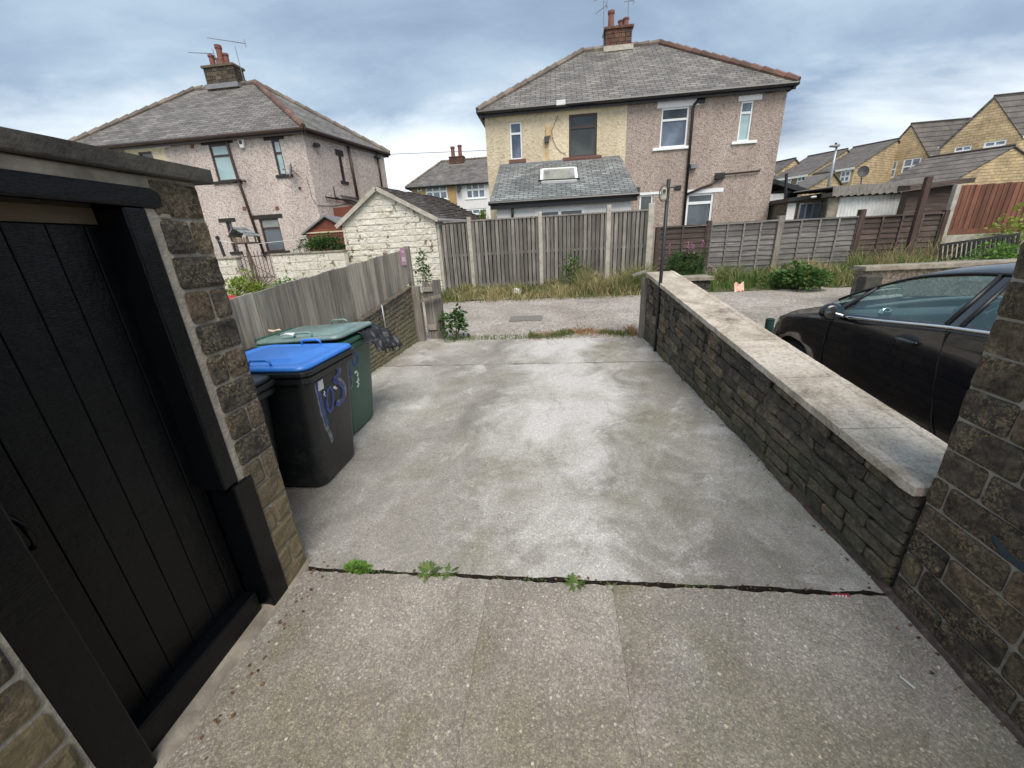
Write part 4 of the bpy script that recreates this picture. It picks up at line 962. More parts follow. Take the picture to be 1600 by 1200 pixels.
for l in (2.22, 3.12):
    mb = MB(); hx = CX-.893; blob(mb, (hx+.0, CY-l, .885), (.028, .09, .016)); h_ = mb.build('door_handle', 'car_paint', car, smooth=True)
    mb = MB(); blob(mb, (hx+.012, CY-l, .882), (.012, .10, .042)); mb.build('handle_recess', 'car_trim', h_, smooth=True)
for c_ in WHL:
    for sgn in (-1, 1):
        mb = MB(); xo = CX+sgn*.84; y = CY-c_; n = 28; vs = []
        for dx, rd in ((-.19, .25), (-.2, .29), (-.17, .305), (0, .305), (.012, .29), (.012, .2)):
            for k in range(n): a = 2*math.pi*k/n; vs.append((xo+sgn*dx, y+rd*math.cos(a), WZ+rd*math.sin(a)))
        mb.add(vs, [(i*n+k, i*n+(k+1) % n, (i+1)*n+(k+1) % n, (i+1)*n+k) for i in range(5) for k in range(n)]); wh = mb.build('wheel', 'rubber', car, smooth=True)
        mb = MB(); xr = xo+sgn*.004
        for k in range(7):
            a = 2*math.pi*k/7; mb.bar((xr, y, WZ), (xr, y+.195*math.cos(a), WZ+.195*math.sin(a)), .02, .05, (1, 0, 0))
        mb.tube([(xr, y+.198*math.cos(2*math.pi*k/24), WZ+.198*math.sin(2*math.pi*k/24)) for k in range(25)], .012, 6); mb.build('rim', 'alloy', wh)
    mb = MB(); mb.box(CX-.80, CX+.80, CY-c_-.34, CY-c_+.34, WZ+.0, WZ+.36); mb.build('wheel_housing', 'rubber', car)
mb = MB(); mb.box(CX-.78, CX+.78, CY-3.7, CY-.35, .12, .30); mb.build('floor_pan', 'car_trim', car)
# interior
mb = MB(); loft(mb, [[(CX-.74, CY-1.15, .55), (CX+.74, CY-1.15, .55), (CX+.74, CY-1.15, .90), (CX-.74, CY-1.15, .90)], [(CX-.76, CY-1.70, .55), (CX+.76, CY-1.70, .55), (CX+.76, CY-1.70, .95), (CX-.76, CY-1.70, .95)]]); blob(mb, (CX, CY-1.72, .93), (.2, .12, .12)); mb.build('dashboard', 'car_interior', car, smooth=False, bevel=.02)
for sx in (-.38, .38):
    mb = MB(); loft(mb, [rr(CX+sx, CY-2.42, .23, .10, .05, .5), rr(CX+sx, CY-2.52, .25, .08, .05, .85), rr(CX+sx, CY-2.62, .19, .06, .05, 1.08)]); loft(mb, [rr(CX+sx, CY-2.64, .12, .045, .04, 1.11), rr(CX+sx, CY-2.67, .12, .045, .04, 1.27)]); loft(mb, [rr(CX+sx, CY-2.2, .24, .27, .06, .4), rr(CX+sx, CY-2.2, .24, .27, .06, .56)]); mb.build('seat', 'car_interior', car, smooth=True)
mb = MB(); loft(mb, [rr(CX, CY-3.2, .62, .10, .05, .5), rr(CX, CY-3.35, .6, .07, .05, 1.08)]); mb.build('rear_seat', 'car_interior', car, smooth=True)
mb = MB(); mb.tube([(CX+.36+.18*math.cos(2*math.pi*k/20), CY-1.86+.05*math.sin(2*math.pi*k/20), .93+.17*math.sin(2*math.pi*k/20)) for k in range(21)], .014, 8); mb.tube([(CX+.36, CY-1.68, .9), (CX+.36, CY-1.86, .93)], .03, 8); mb.build('steering_wheel', 'car_interior', car, smooth=True)
for rx_, rz_ in ((.17, .13), (.11, .08)):
    mb = MB(); mb.tube([(CX-.02+rx_*math.cos(2*math.pi*k/24), CY-1.86, .93+rz_*math.sin(2*math.pi*k/24)) for k in range(25)], .012, 6); mb.build('console_trim', 'galvanised', car, smooth=True)
mb = MB(); mb.tube([(CX-.7+k*.07, CY-1.55, .985+.05*math.sin(k*math.pi/20)) for k in range(21)], .015, 6); mb.build('dash_edge', 'car_interior_light', car, smooth=True)
mb = MB(); blob(mb, (CX-.66, CY-1.70, .965), (.05, .02, .045)); mb.build('air_vent', 'chrome', car, smooth=True)
mb = MB(); mb.box(CX-.17, CX+.17, CY-1.86, CY-1.74, .78, .98); mb.build('console_screen', 'car_interior_light', car, bevel=.02)
a = aty(1535, 414, CY-2.9); mb = MB(); mb.tube([(CX+.0, CY-2.55, 1.375), (CX+.08, CY-2.62, 1.53)], .005, 6); mb.build('aerial', 'car_trim', car)

# ------------------------------------------------------------------ the lane: litter, drain cover, bollard, rear boundary walls
b = aty(1204, 498, 4.7); p = Vector((b.x, b.y, .08))
bl = thing('bollard_stub', 'short dark green metal post stub standing in front of the parked car', 'post', (p.x, p.y, .1))
mb = MB(); lathe(mb, (p.x, p.y, .02), [(.045, 0), (.045, b.z-.04), (.047, b.z-.035), (.047, b.z-.02), (.030, b.z-.018), (.028, b.z-.06)], 14); mb.build('post_shaft', 'bollard_green', bl)
p = gnd(822, 498); mb = MB(); mb.box(p.x-.30, p.x+.30, p.y-.22, p.y+.22, p.z-.03, p.z+.018)
for i in range(7): mb.box(p.x-.27+i*.08, p.x-.23+i*.08, p.y-.18, p.y+.18, p.z+.018, p.z+.024)
tag(mb.build('drain_cover', 'grille', bevel=.004), 'small rectangular drain cover set in the gravel lane', 'drain cover')
def scrap(u, v, w_, h_, mat, name, label, cat, lift=.05, tiltx=.5):
    p = gnd(u, v); mb = MB(); n = 6; vs = []
    for j in range(n+1):
        for i in range(n+1):
            s, t = i/n-.5, j/n-.5; vs.append((p.x+s*w_+t*.03, p.y+t*h_*.7, p.z+lift+t*h_*tiltx+noise.noise(Vector((s*5+u, t*5, 0)))*w_*.25))
    mb.add(vs, [(j*(n+1)+i, j*(n+1)+i+1, (j+1)*(n+1)+i+1, (j+1)*(n+1)+i) for j in range(n) for i in range(n)]); o = mb.build(name, mat); md = o.modifiers.new('t', 'SOLIDIFY'); md.thickness = .004
    return tag(o, label, cat)
scrap(809, 462, .22, .2, 'white_plain', 'paper_litter', 'white paper scrap lying in the grass at the edge of the lane', 'litter', .10, .6)
scrap(1154, 455, .20, .2, 'pink_litter', 'crumpled_packet', 'crumpled red and white packet in the grass on the right of the lane', 'litter', .09, .8)
q = atz(1314, 935, .045); mb = MB(); mb.hexa([(q.x-.035, q.y-.014, .046), (q.x+.038, q.y-.016, .047), (q.x+.035, q.y+.012, .060), (q.x-.038, q.y+.010, .057), (q.x-.035, q.y-.014, .048), (q.x+.038, q.y-.016, .049), (q.x+.035, q.y+.012, .062), (q.x-.038, q.y+.010, .059)])
o = mb.build('sweet_wrapper', 'red_packet'); tag(o, 'small red and white sweet wrapper stuck in the joint of the concrete', 'wrapper')
mb = MB()
for k in range(4): xx = q.x-.024+k*.013; mb.add([(xx, q.y-.008, .0530), (xx+.007, q.y-.008, .0532), (xx+.008, q.y+.005, .0592), (xx+.001, q.y+.005, .0590)], [(0, 1, 2, 3)])
mb.build('lettering', 'paint_white', o)
p = gnd(1418, 1068); mb = MB(); mb.bar((p.x-.012, p.y+.02, p.z+.006), (p.x+.006, p.y-.02, p.z+.006), .006, .005); tag(mb.build('plastic_stick', 'paint_white'), 'tiny white plastic stick lying on the near right concrete', 'litter')
mb = MB()
for k in range(420):
    y = random.uniform(-.1, 5.6); x = random.uniform(-1.3, 1.45) if y < 1.6 else random.uniform(-2.1, 1.3)
    if random.random() < .5: x = (1.44 if random.random() < .5 else (-1.27 if y < 1.6 else -2.15))+random.uniform(-.05, .05)
    r = random.choice((.002, .003, .004, .006)); z = SL*y+r*.4; t = random.random()*3; mb.hexa([(x+r*math.cos(t+k_*1.57)*random.uniform(.7, 1.2), y+r*math.sin(t+k_*1.57), z-r*.5) for k_ in range(4)]+[(x+r*.7*math.cos(t+k_*1.57), y+r*.7*math.sin(t+k_*1.57), z+r*.5) for k_ in range(4)])
M('leaf_litter', (0.16, 0.08, 0.035), (0.06, 0.035, 0.02), 30, 0.9, 0, island=.6)
ml_ = MB()
for k in range(320):
    q_ = random.random(); y = random.uniform(-.1, 5.5)
    if q_ < .35: x = 1.45-(y-1.46)*.041*(y > 1.46)-abs(random.gauss(0, .035))
    elif q_ < .7 and y > 1.7: x = LP.w(y-1.7, 0, .02).x+abs(random.gauss(0, .04))
    elif q_ < .85: x = random.uniform(-1.3, 1.4); y = 1.436+random.gauss(0, .008)
    else: x = -1.26+abs(random.gauss(0, .05)); y = random.uniform(.3, 1.5)
    leaf(ml_, (x, y, SL*y+.004), (random.uniform(-1, 1), random.uniform(-1, 1), random.uniform(0, .25)), random.uniform(.006, .022), ratio=.35)
stuff(ml_.build('leaf_debris', 'leaf_litter'), 'brown leaf crumbs and dirt gathered along the wall feet and the joint', 'leaf litter')
M('grit_mix', (0.5, 0.46, 0.4), (0.2, 0.18, 0.15), 30, 0.9, 0, island=.6); stuff(mb.build('grit', 'grit_mix'), 'loose stone grit scattered over the concrete', 'grit')

# neighbour's low rendered wall behind the car
P_ = Plane((3.0, 7.3), (9, 7.3)); a0, z1 = P_.at(1352, 418); a1, z2 = P_.at(1535, 404)
nw = thing('rendered_yard_wall', 'low brown stone yard wall with flat coping behind the black car', 'wall', (3+a0, 7.3, .25))
mb = MB(); pbox(mb, P_, a0, a1+1.5, .15, z1-.06, -.2, 0); mb.build('wall_core', 'dash_grey', nw)
mb = MB(); pbox(mb, P_, a0-.02, a1+1.5, z1-.06, z1+.02, -.26, .05); mb.build('coping_stone', 'cast_stone', nw, bevel=.01)
mb = MB(); pbox(mb, P_, a0-.12, a0+.14, .15, z1-.12, .05, .25); mb.build('end_pier', 'dark_mortar', nw, bevel=.02)

# ------------------------------------------------------------------ hit-and-miss fence across the lane
FY = 11.0; F0 = Plane((-3, FY), (3, FY)); Xf = lambda u, v: aty(u, v, FY).x
fa = thing('board_fence', 'tall grey vertical board fence with pale concrete posts straight across the lane', 'fence', (0, FY, .4))
px_ = [Xf(684, 345), Xf(733, 345), Xf(844, 340), Xf(951, 333), Xf(1017, 330)]; TZ = 2.30
for i in range(4):
    x0, x1 = px_[i]+(.05 if i else .0), px_[i+1]-.05; mb = MB(); x = x0; k = 0
    while x < x1-.02:
        w_ = .078+random.uniform(-.006, .008) if k % 2 == 0 else .10; y = FY-.045 if k % 2 == 0 else FY+.035
        mb.box(x if k % 2 == 0 else x-.03, min(x+w_, x1), y, y+.016, .42+random.uniform(-.02, .01), TZ-.06+random.uniform(-.012, .008)-(.05 if i == 0 else 0)); x += (.086 if k % 2 == 0 else .022); k += 1
    p_ = mb.build('board_panel', 'wood_grey', fa)
    mb = MB(); mb.box(x0, x1, FY-.028, FY+.034, 1.36, 1.42); mb.box(x0, x1, FY-.028, FY+.034, .55, .61); mb.box(x0, x1, FY-.06, FY+.03, TZ-.07, TZ-.035); mb.build('rail', 'wood_grey', p_)
for i, x in enumerate(px_):
    mb = MB(); h = (2.22, 2.34, 2.36, 2.42, 2.40)[i]; w_ = (.04, .05, .05, .055, .075)[i]; mb.box(x-w_, x+w_, FY-.085, FY+.06, .3, h); mb.build('post', 'concrete_post', fa, bevel=.012)

# lap panels to the right of it
GY = 11.25; Xg = lambda u, v: aty(u, v, GY).x
fb = thing('lap_panel_fence', 'low weathered horizontal lap panel fence along the lane right of the tall board fence', 'fence', (6, GY, .4))
edges = [(1027, 358, 'wood_brown', 1.83), (1107, 356, 'wood_lap', 1.84), (1218, 352, 'wood_lap', 1.82), (1343, 346, 'wood_brown', 1.80), (1474, 342, None, 1.76)]
for i in range(4):
    x0, x1 = Xg(*edges[i][:2])+.04, Xg(*edges[i+1][:2])-.04; tz = edges[i][3]; mb = MB(); z = .5; k = 0
    while z < tz-.06:
        j = random.uniform(-.008, .008); h = .155; n = 10; vs = []
        for q in range(n+1):
            x = x0+(x1-x0)*q/n; w_ = noise.noise(Vector((x*2, z*3, i)))*.012
            vs += [(x, GY-.030, z+w_+j), (x, GY-.006, min(z+h, tz-.01)), (x, GY+.004, min(z+h, tz-.01)), (x, GY-.016, z+w_+j)]
        mb.add(vs, [(q*4+e, q*4+(e+1) % 4, q*4+4+(e+1) % 4, q*4+4+e) for q in range(n) for e in range(4)]+[(3, 2, 1, 0), (n*4, n*4+1, n*4+2, n*4+3)]); z += .128; k += 1
    pn = mb.build('lap_panel', edges[i][2], fb)
    mb = MB(); nb = 5 if i else 3
    for q in range(nb): x = x0+(x1-x0-.04)*q/(nb-1); mb.box(x, x+.04, GY-.052, GY-.028, .5, tz-.02)
    mb.box(x0, x1, GY-.056, GY+.02, tz-.02, tz+.015); mb.build('batten', edges[i][2], pn)
for i, (w_, m_, h) in enumerate(((.04, 'wood_brown', 1.84), (.055, 'wood_brown', 1.92), (.07, 'wood_fence', 1.94), (.065, 'wood_post', 1.98), (.05, 'wood_post', 1.86))):
    x = Xg(*edges[i][:2]); mb = MB(); mb.box(x-w_, x+w_, GY-.075, GY+.06, .3, h); mb.build('post', m_, fb, bevel=.01)
q = Plane((0, 10.7), (20, 10.7)); a, z = q.at(1452, 276); a2, _ = q.at(1415, 405)
mb = MB(); mb.hexa([(a2-.05, 10.65, .3), (a2+.05, 10.65, .3), (a2+.05, 10.75, .3), (a2-.05, 10.75, .3), (a-.06, 10.65, z), (a+.06, 10.65, z), (a+.06, 10.75, z), (a-.06, 10.75, z)])
tag(mb.build('timber_post', 'wood_post', bevel=.008), 'tall dark brown timber post standing before the brown fence panels', 'post')

# red-brown board fence, its concrete base and the dark trellis at the far right
RY = 11.8; X_ = lambda u, v: aty(u, v, RY).x
rf = thing('red_board_fence', 'high red-brown vertical board fence at the far right behind the ivy', 'fence', (11, RY, .5))
x0 = X_(1502, 288); mb = MB(); x = x0; zt_ = aty(1502, 290, RY).z; zb_ = aty(1495, 366, RY).z
while x < x0+3.6: mb.box(x, x+.11, RY-.02, RY, zb_, zt_+random.uniform(-.01, .01)); mb.box(x+.085, x+.135, RY-.032, RY-.018, zb_, zt_-.01); x += .125
mb.build('board_panel', 'wood_red', rf)
mb = MB(); mb.box(x0, x0+3.6, RY-.04, RY+.01, zb_-.01, zb_+.12); mb.build('gravel_board', 'wood_red', rf)
mb = MB(); mb.box(x0-.13, x0-.02, RY-.06, RY+.06, .3, zt_+.03); mb.build('post', 'concrete_post', rf, bevel=.01)
mb = MB(); mb.box(x0-.35, x0+3.6, RY-.25, RY-.05, .3, zb_-.02); tag(mb.build('concrete_plinth', 'concrete_post', bevel=.01), 'pale concrete plinth wall below the red-brown fence', 'wall')
TY = 10.6; X_ = lambda u, v: aty(u, v, TY)
tr = thing('trellis_panel', 'low sloping dark slatted trellis leaning in the weeds beyond the car roof', 'trellis', (X_(1530, 390).x, TY, .5))
p0, p1 = X_(1471, 381), X_(1592, 364); b0_, b1_ = X_(1468, 408), X_(1586, 398); mb = MB()
for i in range(17):
    k = i/16; a = b0_.lerp(b1_, k); c = p0.lerp(p1, k); mb.bar(a, c, .05, .02, (0, 1, 0))
for k in (.06, .94): mb.bar(b0_.lerp(p0, k), b1_.lerp(p1, k), .05, .03, (0, 1, 0))
mb.build('slat_panel', 'gutter_black', tr)

# ------------------------------------------------------------------ white painted garage (left of the board fence)
GA = 10.9; A = lambda u, v, y=GA: aty(u, v, y)
gr = thing('painted_garage', 'white painted stone garage with mossy dark tiled roof left of the board fence', 'garage', (-4.5, 12, .4))
ap, el, er = A(588, 293), A(533, 347), A(680, 346); zE = (el.z+er.z)/2; xm = ap.x+.02; zA = ap.z-.05; KX, KZ = .13, .03; GP = Plane((el.x, GA), (er.x, GA)); GL = er.x-el.x
mb = MB(); mb.poly([(el.x, GA+.01, .3), (er.x, GA+.01, .3), (er.x, GA+.01, zE), (xm, GA+.01, zA), (el.x, GA+.01, zE)])
for q in (er.x-.02, el.x+.02): mb.poly([(q, GA+.01, .3), (q+4.3*KX, GA+4.3, .3), (q+4.3*KX, GA+4.3, zE+4.3*KZ), (q, GA+.01, zE)])
mb.poly([(q[0]+4.3*KX, GA+4.3, q[1]) for q in ((er.x, .3), (el.x, .3), (el.x, zE+4.3*KZ), (xm, zA+4.3*KZ), (er.x, zE+4.3*KZ))]); mb.build('gable_wall', 'white_stone', gr)
mb = MB(); z = .42; r_ = 0
while z < zA-.05:
    z1_ = z+.155; zz_ = min(z1_, zA); lo, hi = 0.0, GL
    if zz_ > zE: k = (zz_-zE)/(zA-zE); lo = (xm-el.x)*k; hi = GL-(er.x-xm)*k
    a = lo
    while a < hi-.05:
        b_ = min(a+random.uniform(.3, .5), hi); stone(mb, GP, a+.001, b_-.001, z+.006, z1_-.010, z+.006, z1_-.010, .014, .04, .016); a = b_
    z = z1_
mb.build('stone_facing', 'white_stone', gr)
rb = A(667, 301, GA+4.0); ov = .12
mb = MB(); dR = (zA-zE)/(er.x-xm); dL = (zA-zE)/(xm-el.x)
mb.poly([(xm, GA-.12, zA+.06), (xm+4.4*KX, GA+4.4, zA+.06+4.4*KZ), (er.x+ov+4.4*KX, GA+4.4, zE+.06-ov*dR+4.4*KZ), (er.x+ov, GA-.12, zE+.06-ov*dR)][::-1], thick=.05)
mb.poly([(xm, GA-.12, zA+.06), (xm+4.4*KX, GA+4.4, zA+.06+4.4*KZ), (el.x-ov+4.4*KX, GA+4.4, zE+.06-ov*dL+4.4*KZ), (el.x-ov, GA-.12, zE+.06-ov*dL)], thick=.05)
rfo = mb.build('roof', 'tile_dark', gr)
mb = MB(); 
for k in range(14):                                      # rolled tile courses standing proud of the roof
    f_ = (k+.5)/14; x = xm+(er.x+ov-xm)*f_; z = zA+.06-(x-xm)*dR
    mb.tube([(x+(-.12+j*.225)*KX, GA-.12+j*.225, z+.012+(-.12+j*.225)*KZ+random.uniform(-.012, .012)) for j in range(21)], .022, 5)
mb.build('tile_courses', 'tile_dark', rfo)
mb = MB(); mb.bar((xm, GA-.10, zA+.02), (er.x+ov, GA-.10, zE+.02-ov*dR), .05, .10); mb.bar((xm, GA-.10, zA+.02), (el.x-ov, GA-.10, zE+.02-ov*dL), .05, .10); mb.build('barge_board', 'concrete_post', rfo)
mb = MB(); mb.tube([(er.x+ov+.03, GA-.15, zE+.01-ov*dR), (er.x+ov+.03+4.4*KX, GA+4.4, zE+.01-ov*dR+4.4*KZ)], .05, 8); mb.build('gutter', 'mid_grey', gr, smooth=True)

# ------------------------------------------------------------------ houses
def hip_roof(root, c, e, ridge, mat, ridge_mats, fascia=.16, ov=.0, gut='gutter_black', fas='gutter_black'):
    """c: eave corners FL, FR, BR, BL (xy); e: eave z; ridge: two 3-D ends left, right"""
    E_ = [Vector((q[0], q[1], e)) for q in c]; R0, R1 = Vector(ridge[0]), Vector(ridge[1]); mb = MB()
    mb.poly([E_[0], E_[1], R1, R0]); mb.poly([E_[1], E_[2], R1]); mb.poly([E_[2], E_[3], R0, R1]); mb.poly([E_[3], E_[0], R0])
    mb.add([q+Vector((0, 0, -.02)) for q in E_], [(3, 2, 1, 0)]); r = mb.build('roof', mat, root)
    for (a, b), m_ in zip(((E_[0], R0), (R0, R1), (E_[1], R1), (E_[2], R1)), ridge_mats):
        mb = MB(); n = max(4, int((b-a).length/.42)); d = (b-a)/n
        for i in range(n): mb.tube([a+d*i+Vector((0, 0, .015)), a+d*(i+1.04)+Vector((0, 0, .035))], [.10, .12], 8)
        mb.build('ridge_tiles', m_, r)
    mb = MB(); cen = sum((Vector(q) for q in E_), Vector())/4
    for i in range(4):
        a, b = E_[i], E_[(i+1) % 4]; d = (b-a).normalized(); n = Vector((d.y, -d.x, 0)); mb.bar(a-n*.10-Vector((0, 0, .10)), b-n*.10-Vector((0, 0, .10)), .03, .17)
    mb.build('fascia', fas, r); mb = MB()
    for i in range(4):
        a, b = E_[i], E_[(i+1) % 4]; d = (b-a).normalized(); n = Vector((d.y, -d.x, 0)); mb.tube([a+n*.0-Vector((0, 0, .05)), b+n*.0-Vector((0, 0, .05))], .065, 8)
    mb.build('gutter', gut, r); return r
def chimney(root, x, y, w, d, z0, z1, mat, pots, base='concrete_post', pot='pot_red', aer=()):
    mb = MB(); P_ = Plane((x-w/2, y-d/2), (x+w/2, y-d/2)); mb.box(x-w/2+.02, x+w/2-.02, y-d/2+.02, y+d/2-.02, z0-.6, z1); c = mb.build('chimney', 'dark_mortar', root)
    mb = MB(); n = max(2, int((z1-z0+.4)/.14))
    coursed(mb, P_, 0, w, lambda a: z0-.4, lambda a: z1, n, (.18, .3), .012, .008, .03, .006)
    P2 = Plane((x+w/2, y-d/2), (x+w/2, y+d/2)); coursed(mb, P2, 0, d, lambda a: z0-.4, lambda a: z1, n, (.18, .3), .012, .008, .03, .006)
    P3 = Plane((x-w/2, y+d/2), (x-w/2, y-d/2)); coursed(mb, P3, 0, d, lambda a: z0-.4, lambda a: z1, n, (.18, .3), .012, .008, .03, .006); mb.build('brickwork', mat, c)
    mb = MB(); mb.box(x-w/2-.06, x+w/2+.06, y-d/2-.06, y+d/2+.06, z1, z1+.09); mb.build('capping', mat, c, bevel=.01)
    mb = MB(); mb.box(x-w/2-.07, x+w/2+.07, y-d/2-.07, y+d/2+.05, z0-.12, z0+.06); mb.build('flashing', base, c)
    for dx, dy, h, r in pots: mb = MB(); lathe(mb, (x+dx, y+dy, z1+.08), [(r*1.05, 0), (r*.92, .06), (r*.85, h*.8), (r*1.05, h*.86), (r*1.05, h), (r*.8, h)], 14); mb.build('chimney_pot', pot, c, smooth=False)
    return c
def aerial(root, mast, boom, y, n=9, span=.34, vert=False):
    """mast and boom as picture points met at depth y; elements across the boom"""
    a, b = aty(*mast[0], y), aty(*mast[1], y); mb = MB(); mb.tube([a, b], .014, 6)
    for p_, q_ in boom:
        c, d = aty(*p_, y), aty(*q_, y); mb.tube([c, d], .012, 6)
        for i in range(n):
            k = c.lerp(d, (i+.3)/n); w_ = span*(.6+.5*i/n)
            mb.tube([k-Vector((0, w_/2, .09 if vert else .03)), k+Vector((0, w_/2, .09 if vert else .03))], .006, 4)
        e = d; mb.tube([e+Vector((-.02, 0, -.14)), e+Vector((.03, 0, .15))], .010, 4); mb.tube([e+Vector((-.05, 0, .12)), e+Vector((.05, 0, -.1))], .008, 4)
    mb.build('aerial', 'mid_grey', root)

# --- right semi-detached pair
HY = 16.0; PR = Plane((-2.38, HY), (7.72, HY)); zEv = 5.90
rh = thing('semi_detached_pair', 'pair of pebble-dashed semis, one half cream and one half brown-pink, facing us across the lane', 'house', (2.6, 19, .5))
par = 2.60+2.38
cw = [rectpx(PR, 795.6, 191, 816.7, 248.6), rectpx(PR, 889, 179.5, 932, 243)]
pw = [rectpx(PR, 1034.5, 169, 1072.3, 228.4), rectpx(PR, 1159.4, 158, 1170.5, 220), rectpx(PR, 1074.3, 303, 1110, 355), rectpx(PR, 1000, 305, 1019, 331)]
pw[1] = (pw[1][0], pw[1][0]+.50, pw[1][2], pw[1][3])
a_, b_ = PR.at(1159.4, 158), PR.at(1173, 220); pw[1] = (a_[0], PR.at(1179, 158)[0], b_[1], a_[1])
mb = MB(); holed(mb, PR, 0, par, .2, zEv, cw); mb.poly([(-2.38, HY+7.4, .2), (-2.38, HY, .2), (-2.38, HY, zEv), (-2.38, HY+7.4, zEv)]); mb.build('cream_wall', 'dash_cream', rh)
mb = MB(); holed(mb, PR, par, PR.L, .2, zEv, pw); mb.poly([(7.72, HY, .2), (7.72, HY+7.4, .2), (7.72, HY+7.4, zEv), (7.72, HY, zEv)]); mb.poly([(7.72, HY+7.4, .2), (-2.38, HY+7.4, .2), (-2.38, HY+7.4, zEv), (7.72, HY+7.4, zEv)]); mb.build('pebble_dash_wall', 'dash_pink', rh)
mb = MB(); mb.box(-2.3, 7.6, HY+.5, HY+7.2, .3, zEv-.2); mb.build('dark_rooms', 'dark_grey', rh)
hip_roof(rh, [(-2.56, HY-.30), (7.86, HY-.30), (7.86, HY+7.7), (-2.56, HY+7.7)], 6.04, ((1.30, HY+3.7, 8.87), (4.35, HY+3.7, 8.87)), 'slate', ('ridge_grey', 'ridge_grey', 'ridge_red', 'ridge_red'))
chimney(rh, 2.70, HY+3.75, 1.02, .60, 8.80, 9.40, 'brown_brick', [(-.28, 0, .62, .13), (.12, .05, .30, .12), (.30, -.03, .33, .12)])
aerial(rh, ((943, 80), (943.5, -5)), (((930, 22), (948, 8)), ((928, 2), (952, -12))), HY+3.6, 5, .3); aerial(rh, ((981, 52), (982, -6)), (((975, 3), (990, 0)),), HY+3.9, 4, .3)
window(rh, PR, cw[0], 'upvc', 'pane_curtain', (.30,), (), ('brown_sill', .06, .12, .12), ('cream_lintel', .12, .12, .20))
window(rh, PR, cw[1], 'brown_frame', 'pane_blind', (.30,), (), ('brown_sill', .22, .18, .12), ('cream_lintel', .10, .20, .22))
window(rh, PR, pw[0], 'upvc', 'pane_curtain', (.30,), (), ('upvc', .24, .16, .08), ('upvc', .16, .30, .24), toppane='pane_dark')
window(rh, PR, pw[1], 'upvc', 'pane_frosted', (.28,), (), ('upvc', .18, .24, .08), ('upvc', .12, .22, .15), toppane='pane_curtain')
window(rh, PR, pw[2], 'upvc', 'pane_vertical', (.27,), (), ('upvc', .05, .05, .06), ('upvc', .08, .30, .13), fw=.075)
window(rh, PR, pw[3], 'upvc', 'pane_dark', (), (), ('upvc', .05, .05, .06), ('upvc', .15, .25, .08))
def onwall(P, pts, r, name, mat, root, off=.07):
    mb = MB(); mb.tube([P.w(P.at(u, v)[0], P.at(u, v)[1], off) for u, v in pts], r, 8); return mb.build(name, mat, root, smooth=True)
onwall(PR, [(1093, 151), (1091, 158), (1084, 164), (1082, 172), (1066.5, 356)], .045, 'downpipe', 'gutter_black', rh)
onwall(PR, [(1186, 265), (1185, 267.5), (1130, 273)], .028, 'waste_pipe', 'pipe_brown', rh); onwall(PR, [(1125, 277), (1110, 288), (1072, 304)], .04, 'waste_pipe', 'pipe_brown', rh)
def wallbox(P, u0, v0, u1, v1, d, name, mat, root, o=0): mb = MB(); a0, a1, z0, z1 = rectpx(P, u0, v0, u1, v1); pbox(mb, P, a0, a1, z0, z1, o, o+d); return mb.build(name, mat, root, bevel=.01)
wallbox(PR, 1117, 271, 1130, 280, .14, 'hopper', 'gutter_black', rh); wallbox(PR, 1078, 257, 1087, 264, .16, 'outside_lamp', 'mid_grey', rh); wallbox(PR, 1054, 290, 1063.5, 296.5, .05, 'air_vent', 'gutter_black', rh)
wallbox(PR, 1089, 152, 1101, 161, .05, 'air_vent', 'gutter_black', rh); wallbox(PR, 1196, 139, 1207, 145, .05, 'air_vent', 'gutter_black', rh); wallbox(PR, 853, 198, 861, 213, .10, 'alarm_box', 'tan_box', rh)
wallbox(PR, 850.5, 215, 858, 224, .15, 'flood_light', 'dark_grey', rh, .02); wallbox(PR, 869, 163, 883, 169.5, .12, 'vent_cap', 'paint_white', rh, .30); wallbox(PR, 777, 182, 786, 189, .012, 'air_brick', 'cream_lintel', rh); wallbox(PR, 873, 172, 885, 180, .012, 'air_brick', 'cream_lintel', rh)
onwall(PR, [(872, 180), (868, 190), (862, 204), (863, 216), (868, 228), (876, 238), (884, 241)], .007, 'cable', 'dark_grey', rh, .02)
a, z = PR.at(855, 232); mb = MB(); vs = []
for k in range(9): zz_ = z+.20-k*.10; w_ = .07+.05*noise.noise(Vector((k*.9, 0, 0))); vs += [PR.w(a-w_, zz_, .004), PR.w(a+w_, zz_, .004)]
mb.add(vs, [(k*2, k*2+1, k*2+3, k*2+2) for k in range(8)]); M('rust_stain', (0.50, 0.30, 0.13), (0.58, 0.45, 0.26), 6, 0.95, 0.2); mb.build('rust_stain', 'rust_stain', rh)
# lean-to extension of the cream half
EY = 13.35; PE = Plane((-1.78, EY), (2.42, EY)); ez = 2.80
mb = MB(); dr_ = rectpx(PE, 836, 328, 913, 360); dr_ = (dr_[0], dr_[1], .45, dr_[3]); holed(mb, PE, 0, PE.L, .2, ez-.02, [dr_])
mb.poly([(2.42, EY, .2), (2.42, HY, .2), (2.42, HY, 4.2), (2.42, EY, ez-.02)]); mb.poly([(-1.78, HY, .2), (-1.78, EY, .2), (-1.78, EY, ez-.02), (-1.78, HY, 4.2)]); mb.build('extension_wall', 'white_render', rh)
mb = MB(); mb.poly([(-1.97, EY-.18, 2.87), (2.58, EY-.18, 2.87), (2.46, HY-.01, 4.33), (-1.93, HY-.01, 4.33)], thick=.06); er_ = mb.build('extension_roof', 'slate_blue', rh)
sv = Vector((0, HY-EY+.17, 4.33-2.87)); sn = Vector((0, -sv.z, sv.y)).normalized()
def onroof(u, v):                                     # picture point met with the lean-to's slope
    w = W(u, v); o = Vector((0, 0, CH)); q = Vector((0, EY-.18, 2.87)); return o+w*((q-o).dot(sn)/w.dot(sn))
